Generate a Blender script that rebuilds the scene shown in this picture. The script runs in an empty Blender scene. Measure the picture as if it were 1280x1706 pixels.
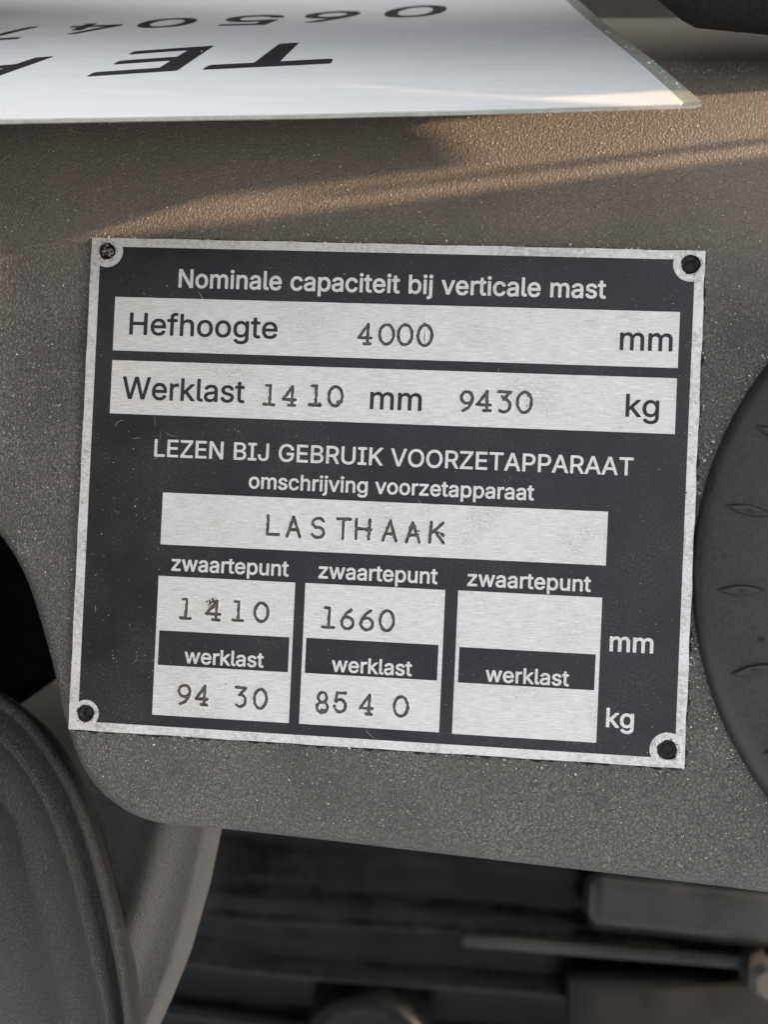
import bpy, bmesh, math, random
import numpy as np
from mathutils import Vector, Matrix

# All coordinates below are millimetres in the frame of the rating plate
# (x right, y up the plate, z out of the plate; z = 0 is the plate's face).
MM = 0.001
C = bpy.context.scene.collection
scene = bpy.context.scene
random.seed(7)
rng = np.random.default_rng(11)

# ------------------------------------------------------------ camera
cam_d = bpy.data.cameras.new("camera")
cam = bpy.data.objects.new("camera", cam_d)
C.objects.link(cam)
scene.camera = cam
cam_d.sensor_fit = 'VERTICAL'
cam_d.sensor_height = 36.0
cam_d.lens = 36.0 * 1281.0 / 1706.0
cam_d.clip_start = 0.004
cam_d.clip_end = 20.0
R_ = Matrix(((0.9970328023, 0.0446096868, -0.0627340972),
             (-0.0439517403, 0.9989636140, 0.0118297267),
             (0.0631968009, -0.0090373529, 0.9979601648)))
cam.matrix_world = Matrix.Translation(Vector((9.53, -4.1502, 136.659)) * MM) @ R_.transposed().to_4x4()
cam_d.dof.use_dof = True
cam_d.dof.focus_distance = 0.1365
cam_d.dof.aperture_fstop = cam_d.lens / 2.0
cam_d.dof.aperture_blades = 0

# ------------------------------------------------------------ sky and sun
SUN_EL, SUN_AZ = math.radians(11.0), math.radians(8.1)     # azimuth measured from +x towards +y
world = bpy.data.worlds.new("World")
scene.world = world
world.use_nodes = True
wn = world.node_tree
bg = wn.nodes["Background"]
sky = wn.nodes.new("ShaderNodeTexSky")
sky.sky_type = 'NISHITA'
sky.sun_disc = False
sky.sun_elevation = SUN_EL
sky.sun_rotation = math.radians(90.0) - SUN_AZ
sky.air_density = 1.0
sky.dust_density = 3.0
sky.ozone_density = 1.0
hs = wn.nodes.new("ShaderNodeHueSaturation")
hs.inputs["Saturation"].default_value = 0.13               # thin high cloud: a paler sky
wn.links.new(sky.outputs[0], hs.inputs["Color"])
wn.links.new(hs.outputs[0], bg.inputs["Color"])
bg.inputs["Strength"].default_value = 0.15

sun_d = bpy.data.lights.new("sun", 'SUN')
sun_d.energy = 2.6
sun_d.angle = math.radians(0.7)
sun_d.color = (1.0, 0.70, 0.42)
sun = bpy.data.objects.new("sun", sun_d)
C.objects.link(sun)
sdir = Vector((math.cos(SUN_EL) * math.cos(SUN_AZ), math.cos(SUN_EL) * math.sin(SUN_AZ), math.sin(SUN_EL)))
sun.rotation_euler = (-sdir).to_track_quat('-Z', 'Y').to_euler()
sun.location = sdir * 2.0

scene.view_settings.view_transform = 'Standard'
scene.view_settings.look = 'None'
scene.view_settings.gamma = 1.0
scene.view_settings.use_curve_mapping = False
scene.view_settings.exposure = 2.36

# ------------------------------------------------------------ object helpers
def empty(name, loc, label, cat, group=None):
    o = bpy.data.objects.new(name, None)
    o.empty_display_size = 0.01
    C.objects.link(o)
    o.location = Vector(loc) * MM
    tag(o, label, cat, group)
    return o

def tag(o, label=None, cat=None, group=None, kind=None):
    if label: o['label'] = label
    if cat: o['category'] = cat
    if group: o['group'] = group
    if kind: o['kind'] = kind
    return o

def origin_of(o):
    v = Vector((0, 0, 0))
    while o is not None:
        v = v + o.location
        o = o.parent
    return v

def link_mesh(name, me, mat, parent=None, loc=None, smooth=None):
    """me holds vertices in world millimetres; origin goes to the parent or loc"""
    org = origin_of(parent) if parent is not None else Vector(loc or (0, 0, 0)) * MM
    me.transform(Matrix.Translation(-org) @ Matrix.Scale(MM, 4))
    me.name = name
    if mat is not None:
        me.materials.clear(); me.materials.append(mat)
    o = bpy.data.objects.new(name, me)
    C.objects.link(o)
    if parent is not None:
        o.parent = parent
    else:
        o.location = org
    if smooth is not None:
        for p in me.polygons: p.use_smooth = smooth
    return o

def pydata(name, verts, faces, mat, parent=None, loc=None, smooth=False, sharp=None):
    me = bpy.data.meshes.new(name)
    me.from_pydata([tuple(map(float, v)) for v in verts], [], [tuple(map(int, f)) for f in faces])
    me.update()
    o = link_mesh(name, me, mat, parent, loc, smooth)
    if sharp is not None:
        me.set_sharp_from_angle(angle=math.radians(sharp))
    return o

def grid_faces(ni, nj, close_i=False):
    f = []
    for i in range(ni if close_i else ni - 1):
        a = (i + 1) % ni
        for j in range(nj - 1):
            f.append((i * nj + j, a * nj + j, a * nj + j + 1, i * nj + j + 1))
    return f

def curve_mesh(loops, z0, z1, offset=0.0):
    """flat filled shape (loops: outlines and holes, even-odd) extruded from z0 to z1"""
    cu = bpy.data.curves.new("outline", 'CURVE')
    cu.dimensions = '2D'
    cu.fill_mode = 'BOTH'
    cu.extrude = (z1 - z0) / 2
    cu.offset = offset
    for lp in loops:
        s = cu.splines.new('POLY')
        s.points.add(len(lp) - 1)
        for p, (x, y) in zip(s.points, lp):
            p.co = (x, y, 0, 1)
        s.use_cyclic_u = True
    ob = bpy.data.objects.new("outline", cu)
    C.objects.link(ob)
    dg = bpy.context.evaluated_depsgraph_get()
    me = bpy.data.meshes.new_from_object(ob.evaluated_get(dg), depsgraph=dg)
    bpy.data.objects.remove(ob)
    bpy.data.curves.remove(cu)
    me.transform(Matrix.Translation((0, 0, (z0 + z1) / 2)))
    return me

def rect(x0, x1, y0, y1):
    return [(x0, y0), (x1, y0), (x1, y1), (x0, y1)]

def circ(cx, cy, r, n=40, wob=0.0):
    ph = random.random() * 6
    return [(cx + (r + wob * math.sin(3 * a + ph) + wob * .6 * math.sin(7 * a + 2 * ph)) * math.cos(a),
             cy + (r + wob * math.sin(3 * a + ph) + wob * .6 * math.sin(7 * a + 2 * ph)) * math.sin(a))
            for a in [2 * math.pi * k / n for k in range(n)]]

def tube(name, pts, rad, mat, parent=None, loc=None, n=20, caps=True):
    P = [Vector(p) for p in pts]
    V = []
    for i, p in enumerate(P):
        t = (P[min(i + 1, len(P) - 1)] - P[max(i - 1, 0)]).normalized()
        a = t.cross(Vector((0, 0, 1)))
        if a.length < 1e-3: a = t.cross(Vector((0, 1, 0)))
        a.normalize(); b = t.cross(a)
        r = rad[i] if isinstance(rad, (list, tuple)) else rad
        for k in range(n):
            th = 2 * math.pi * k / n
            V.append(p + a * (math.cos(th) * r) + b * (math.sin(th) * r))
    F = []
    for i in range(len(P) - 1):
        for k in range(n):
            k2 = (k + 1) % n
            F.append((i * n + k, i * n + k2, (i + 1) * n + k2, (i + 1) * n + k))
    if caps:
        F.append(tuple(range(n - 1, -1, -1)))
        F.append(tuple((len(P) - 1) * n + k for k in range(n)))
    return pydata(name, V, F, mat, parent, loc, True, 50)

def bevel_box(name, x0, x1, y0, y1, z0, z1, mat, parent=None, loc=None, r=1.0, seg=3, rot=0.0, pivot=None):
    bm = bmesh.new()
    bmesh.ops.create_cube(bm, size=1.0)
    for v in bm.verts:
        v.co = Vector(((x0 + x1) / 2 + v.co.x * (x1 - x0), (y0 + y1) / 2 + v.co.y * (y1 - y0), (z0 + z1) / 2 + v.co.z * (z1 - z0)))
    bmesh.ops.bevel(bm, geom=bm.edges[:], offset=r, segments=seg, profile=0.5, affect='EDGES')
    if rot:
        pv = Vector(pivot or ((x0 + x1) / 2, (y0 + y1) / 2, 0))
        bmesh.ops.rotate(bm, cent=pv, matrix=Matrix.Rotation(rot, 3, 'Z'), verts=bm.verts[:])
    me = bpy.data.meshes.new(name)
    bm.to_mesh(me); bm.free()
    o = link_mesh(name, me, mat, parent, loc, True)
    me.set_sharp_from_angle(angle=math.radians(40))
    return o

# ------------------------------------------------------------ materials
class NT:
    def __init__(s, name):
        s.m = bpy.data.materials.new(name)
        s.m.use_nodes = True
        s.t = s.m.node_tree
        s.b = s.t.nodes["Principled BSDF"]
        tc = s.t.nodes.new("ShaderNodeTexCoord")
        g = s.t.nodes.new("ShaderNodeNewGeometry")
        mp = s.t.nodes.new("ShaderNodeMapping")
        mp.inputs["Scale"].default_value = (1000, 1000, 1000)      # position in millimetres
        s.t.links.new(g.outputs["Position"], mp.inputs["Vector"])
        s.pos = mp.outputs[0]
    def link(s, a, b): s.t.links.new(a, b)
    def put(s, sock, v):
        if hasattr(v, 'is_output') or isinstance(v, bpy.types.NodeSocket): s.link(v, sock)
        else: sock.default_value = v
    def mapping(s, scale, rot=(0, 0, 0), loc=(0, 0, 0)):
        n = s.t.nodes.new("ShaderNodeMapping")
        n.inputs["Scale"].default_value = scale
        n.inputs["Rotation"].default_value = rot
        n.inputs["Location"].default_value = loc
        s.link(s.pos, n.inputs["Vector"])
        return n.outputs[0]
    def noise(s, scale=1.0, detail=4, rough=0.55, vec=None, dist=0.0):
        n = s.t.nodes.new("ShaderNodeTexNoise")
        n.inputs["Scale"].default_value = scale
        n.inputs["Detail"].default_value = detail
        n.inputs["Roughness"].default_value = rough
        n.inputs["Distortion"].default_value = dist
        s.link(vec if vec is not None else s.pos, n.inputs["Vector"])
        return n.outputs["Fac"]
    def voro(s, scale=1.0, feature='DISTANCE_TO_EDGE', vec=None, rnd=1.0, out="Distance"):
        n = s.t.nodes.new("ShaderNodeTexVoronoi")
        n.feature = feature
        n.inputs["Scale"].default_value = scale
        n.inputs["Randomness"].default_value = rnd
        s.link(vec if vec is not None else s.pos, n.inputs["Vector"])
        return n.outputs[out]
    def ramp(s, fac, stops):
        n = s.t.nodes.new("ShaderNodeValToRGB")
        e = n.color_ramp.elements
        while len(e) < len(stops): e.new(0.5)
        for k, (p, c) in zip(e, stops):
            k.position = p
            k.color = (c, c, c, 1) if isinstance(c, (int, float)) else (*c, 1)
        s.link(fac, n.inputs[0])
        return n.outputs[0]
    def mix(s, fac, a, b, mode='MIX'):
        n = s.t.nodes.new("ShaderNodeMix")
        n.data_type = 'RGBA'; n.blend_type = mode
        s.put(n.inputs[0], fac)
        s.put(n.inputs[6], a if not isinstance(a, tuple) or len(a) == 4 else (*a, 1))
        s.put(n.inputs[7], b if not isinstance(b, tuple) or len(b) == 4 else (*b, 1))
        return n.outputs[2]
    def math(s, op, a, b=0.0, c=0.0):
        n = s.t.nodes.new("ShaderNodeMath")
        n.operation = op
        s.put(n.inputs[0], a); s.put(n.inputs[1], b); s.put(n.inputs[2], c)
        return n.outputs[0]
    def bump(s, h, strength=0.5, dist=0.1, normal=None):
        n = s.t.nodes.new("ShaderNodeBump")
        n.inputs["Strength"].default_value = strength
        n.inputs["Distance"].default_value = dist * MM
        s.link(h, n.inputs["Height"])
        if normal is not None: s.link(normal, n.inputs["Normal"])
        return n.outputs[0]
    def set(s, **k):
        for key, v in k.items():
            key = {'color': "Base Color", 'rough': "Roughness", 'metal': "Metallic", 'normal': "Normal",
                   'spec': "Specular IOR Level", 'coat': "Coat Weight", 'coat_rough': "Coat Roughness",
                   'trans': "Transmission Weight", 'ior': "IOR", 'alpha': "Alpha", 'sheen': "Sheen Weight"}[key]
            if isinstance(v, tuple) and len(v) == 3: v = (*v, 1)
            s.put(s.b.inputs[key], v)
        return s.m

def mat_grained(name, base, dusty, cell=1.15, rough=0.62, amount=1.0, tan=False):
    n = NT(name)
    warp = n.mapping((1, 1, 1))
    ns = n.t.nodes.new("ShaderNodeTexNoise"); ns.inputs["Scale"].default_value = 0.9; ns.inputs["Detail"].default_value = 3
    n.link(n.pos, ns.inputs["Vector"])
    add = n.t.nodes.new("ShaderNodeVectorMath"); add.operation = 'MULTIPLY_ADD'
    n.link(ns.outputs["Color"], add.inputs[0]); add.inputs[1].default_value = (1.1, 1.1, 1.1); n.link(n.pos, add.inputs[2])
    mp = n.t.nodes.new("ShaderNodeMapping"); mp.inputs["Scale"].default_value = (1.15, 0.75, 1.0); mp.inputs["Rotation"].default_value = (0, 0, 0.2)
    n.link(add.outputs[0], mp.inputs[0]); v = mp.outputs[0]
    cells = n.ramp(n.voro(cell, vec=v), [(0.0, 0.0), (0.16, 0.75), (0.5, 1.0)])
    fine = n.noise(3.4, 5, 0.7)
    fine2 = n.noise(1.3, 4, 0.6)
    h = n.math('MULTIPLY_ADD', fine, 0.9, n.math('MULTIPLY_ADD', cells, 0.58, n.math('MULTIPLY', fine2, 0.5)))
    big = n.noise(0.045, 5, 0.6)
    dust = n.math('MULTIPLY', n.ramp(n.noise(2.6, 6, 0.75), [(0.42, 0.0), (0.68, 1.0)]), n.ramp(big, [(0.34, 0.15), (0.66, 1.0)]))
    crev = n.ramp(cells, [(0.0, 0.0), (0.7, 1.0)])
    col = n.mix(n.math('MULTIPLY', dust, 0.75 * amount), base, dusty)
    col = n.mix(n.math('MULTIPLY_ADD', crev, -0.7, 0.7), col, tuple(c * .45 for c in base))
    spk = n.ramp(n.voro(1.9, 'F1'), [(0.0, 1.0), (0.10, 1.0), (0.15, 0.0)])
    sel = n.ramp(n.noise(0.8, 2), [(0.44, 0.0), (0.50, 1.0)])
    col = n.mix(n.math('MULTIPLY', n.math('MULTIPLY', spk, sel), 0.7 * amount), col, (0.42, 0.39, 0.35))
    if tan:
        sp = n.t.nodes.new("ShaderNodeSeparateXYZ"); n.link(n.pos, sp.inputs[0])
        yy = n.math('MULTIPLY_ADD', big, 22.0, sp.outputs["Y"])
        zone = n.ramp(n.math('MULTIPLY_ADD', yy, 0.02, -0.6), [(0.2, 0.0), (0.75, 1.0)])      # tan dust tone that also paints in the upper part's warm light
        col = n.mix(n.math('MULTIPLY', zone, n.ramp(n.noise(1.1, 5, .7), [(0.25, .35), (0.7, .75)])), col, (0.215, 0.172, 0.132))
    return n.set(color=col, rough=n.ramp(fine, [(0.3, rough - .12), (0.7, rough + .15)]), spec=0.4,
                 normal=n.bump(h, 1.0, 0.22))

M_panel = mat_grained("grained_grey_plastic", (0.070, 0.069, 0.066), (0.31, 0.285, 0.25), cell=1.35, tan=True)
M_cover = mat_grained("smooth_grey_plastic", (0.115, 0.110, 0.102), (0.17, 0.165, 0.155), cell=0.8, rough=0.55, amount=.6)

def mat_metal():
    n = NT("brushed_aluminium")
    br = n.noise(1.0, 5, 0.7, vec=n.mapping((0.35, 9.0, 4.0)))
    br2 = n.noise(1.0, 3, 0.6, vec=n.mapping((0.06, 3.0, 1.0)))
    mott = n.noise(1.6, 5, 0.7)
    big = n.noise(0.08, 4, 0.6)
    col = n.mix(n.ramp(br, [(0.3, 0.0), (0.7, 1.0)]), (0.42, 0.418, 0.41), (0.80, 0.795, 0.785))
    col = n.mix(n.math('MULTIPLY', n.ramp(mott, [(0.42, 0.0), (0.7, 1.0)]), 0.28), col, (0.52, 0.50, 0.47))
    # fine black pits and specks, sparser and denser by area
    pit = n.ramp(n.voro(1.7, 'F1'), [(0.0, 1.0), (0.09, 1.0), (0.16, 0.0)])
    pit = n.math('MULTIPLY', pit, n.ramp(n.noise(0.35, 4, 0.7), [(0.47, 0.0), (0.60, 1.0)]))
    pit2 = n.ramp(n.noise(4.5, 3, 0.6), [(0.62, 0.0), (0.68, 1.0)])
    dirt = n.math('MULTIPLY', n.ramp(big, [(0.5, 0.0), (0.72, 1.0)]), n.ramp(n.noise(2.2, 5, 0.75), [(0.45, 0.0), (0.6, 1.0)]))
    col = n.mix(n.math('MULTIPLY', pit, 0.75), col, (0.16, 0.14, 0.12))
    col = n.mix(n.math('MULTIPLY', pit2, 0.75), col, (0.20, 0.185, 0.17))
    col = n.mix(n.math('MULTIPLY', dirt, 0.6), col, (0.30, 0.265, 0.22))
    h = n.math('MULTIPLY_ADD', br, 1.0, n.math('MULTIPLY', mott, 0.6))
    rg = n.math('MULTIPLY_ADD', mott, 0.2, n.math('MULTIPLY_ADD', br2, 0.15, 0.33))
    return n.set(color=col, metal=0.55, rough=rg, spec=0.5, normal=n.bump(h, 0.35, 0.03))

def mat_metal_dirty():
    n = NT("grimy_aluminium_rim")
    mott = n.noise(1.1, 6, 0.75)
    big = n.noise(0.11, 4, 0.6)
    fine = n.noise(3.5, 5, 0.7)
    col = n.mix(n.ramp(fine, [(0.3, 0.0), (0.7, 1.0)]), (0.50, 0.495, 0.485), (0.78, 0.775, 0.765))
    g = n.math('MULTIPLY', n.ramp(mott, [(0.40, 0.0), (0.62, 1.0)]), n.ramp(big, [(0.40, 0.15), (0.62, 1.0)]))
    col = n.mix(n.math('MULTIPLY', g, 0.75), col, (0.25, 0.215, 0.185))
    sp = n.ramp(n.noise(2.8, 4, 0.6), [(0.63, 0.0), (0.69, 1.0)])
    col = n.mix(n.math('MULTIPLY', sp, 0.7), col, (0.09, 0.08, 0.07))
    h = n.math('MULTIPLY_ADD', fine, 1.0, n.math('MULTIPLY', mott, 0.8))
    return n.set(color=col, metal=0.5, rough=n.ramp(mott, [(0.3, 0.34), (0.7, 0.6)]), normal=n.bump(h, 0.5, 0.05))

def mat_lacquer():
    n = NT("black_lacquer")
    br = n.noise(1.0, 4, 0.7, vec=n.mapping((0.5, 7.0, 4.0)))
    film = n.noise(0.06, 5, 0.6)
    fine = n.noise(2.4, 6, 0.8)
    col = n.mix(n.ramp(br, [(0.3, 0.0), (0.7, 1.0)]), (0.002, 0.0028, 0.0048), (0.006, 0.0076, 0.0110))
    d = n.math('MULTIPLY', n.ramp(fine, [(0.45, 0.0), (0.75, 1.0)]), n.ramp(film, [(0.38, 0.08), (0.66, 1.0)]))
    col = n.mix(n.math('MULTIPLY', d, 0.35), col, (0.20, 0.19, 0.175))
    spk = n.ramp(n.voro(1.1, 'F1'), [(0.0, 1.0), (0.055, 1.0), (0.09, 0.0)])
    spk = n.math('MULTIPLY', spk, n.ramp(n.noise(0.5, 4, 0.7), [(0.46, 0.0), (0.56, 1.0)]))
    col = n.mix(n.math('MULTIPLY', spk, 0.65), col, (0.42, 0.40, 0.37))
    rg = n.math('MULTIPLY_ADD', fine, 0.22, n.math('MULTIPLY_ADD', film, 0.2, 0.16))
    return n.set(color=col, rough=rg, spec=0.44, normal=n.bump(n.math('MULTIPLY_ADD', fine, .6, br), 0.22, 0.03))

M_metal, M_rim, M_lacquer = mat_metal(), mat_metal_dirty(), mat_lacquer()

def mat_simple(name, col, rough=0.6, var=0.35, scale=1.5, metal=0.0, bump=0.25, spec=0.5, other=None, **k):
    n = NT(name)
    a = n.noise(scale, 5, 0.65)
    c = n.mix(n.ramp(a, [(0.35, 0.0), (0.68, 1.0)]), tuple(x * (1 - var) for x in col), other or tuple(min(1, x * (1 + var)) for x in col))
    return n.set(color=c, rough=n.ramp(a, [(0.3, max(.02, rough - .1)), (0.7, min(1, rough + .1))]), metal=metal, spec=spec,
                 normal=n.bump(n.noise(scale * 2.2, 5, 0.65), bump, 0.08), **k)

M_print = mat_simple("black_etched_print", (0.014, 0.015, 0.018), 0.5, 0.4, 3.0, spec=0.35)
M_stamp = mat_simple("dirt_and_shade_in_stamped_strokes", (0.058, 0.053, 0.048), 0.6, 0.55, 2.2, metal=0.2, other=(0.13, 0.115, 0.10))  # dirt tone, with the grooves' shade painted in too
M_white = mat_metal()
M_white.name = "bare_metal_lettering"
M_hole = mat_simple("dark_rivet_steel", (0.016, 0.014, 0.013), 0.5, 0.6, 2.0, metal=0.2, spec=.3, bump=0.8)
M_debris = mat_simple("rusty_metal_crumbs", (0.12, 0.10, 0.075), 0.55, 0.6, 4.0, metal=0.3, bump=0.8, other=(0.35, 0.32, 0.27))
M_grain = mat_simple("pale_dust", (0.55, 0.51, 0.45), 0.4, 0.3, 3.0)
M_crystal = mat_simple("pale_grit", (0.62, 0.60, 0.56), 0.35, 0.3, 3.0)
M_grime_speck = mat_simple("black_grime_speck", (0.020, 0.017, 0.014), 0.8, 0.5, 3.0, spec=.2)
WHEEL_DY = -13.5
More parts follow.
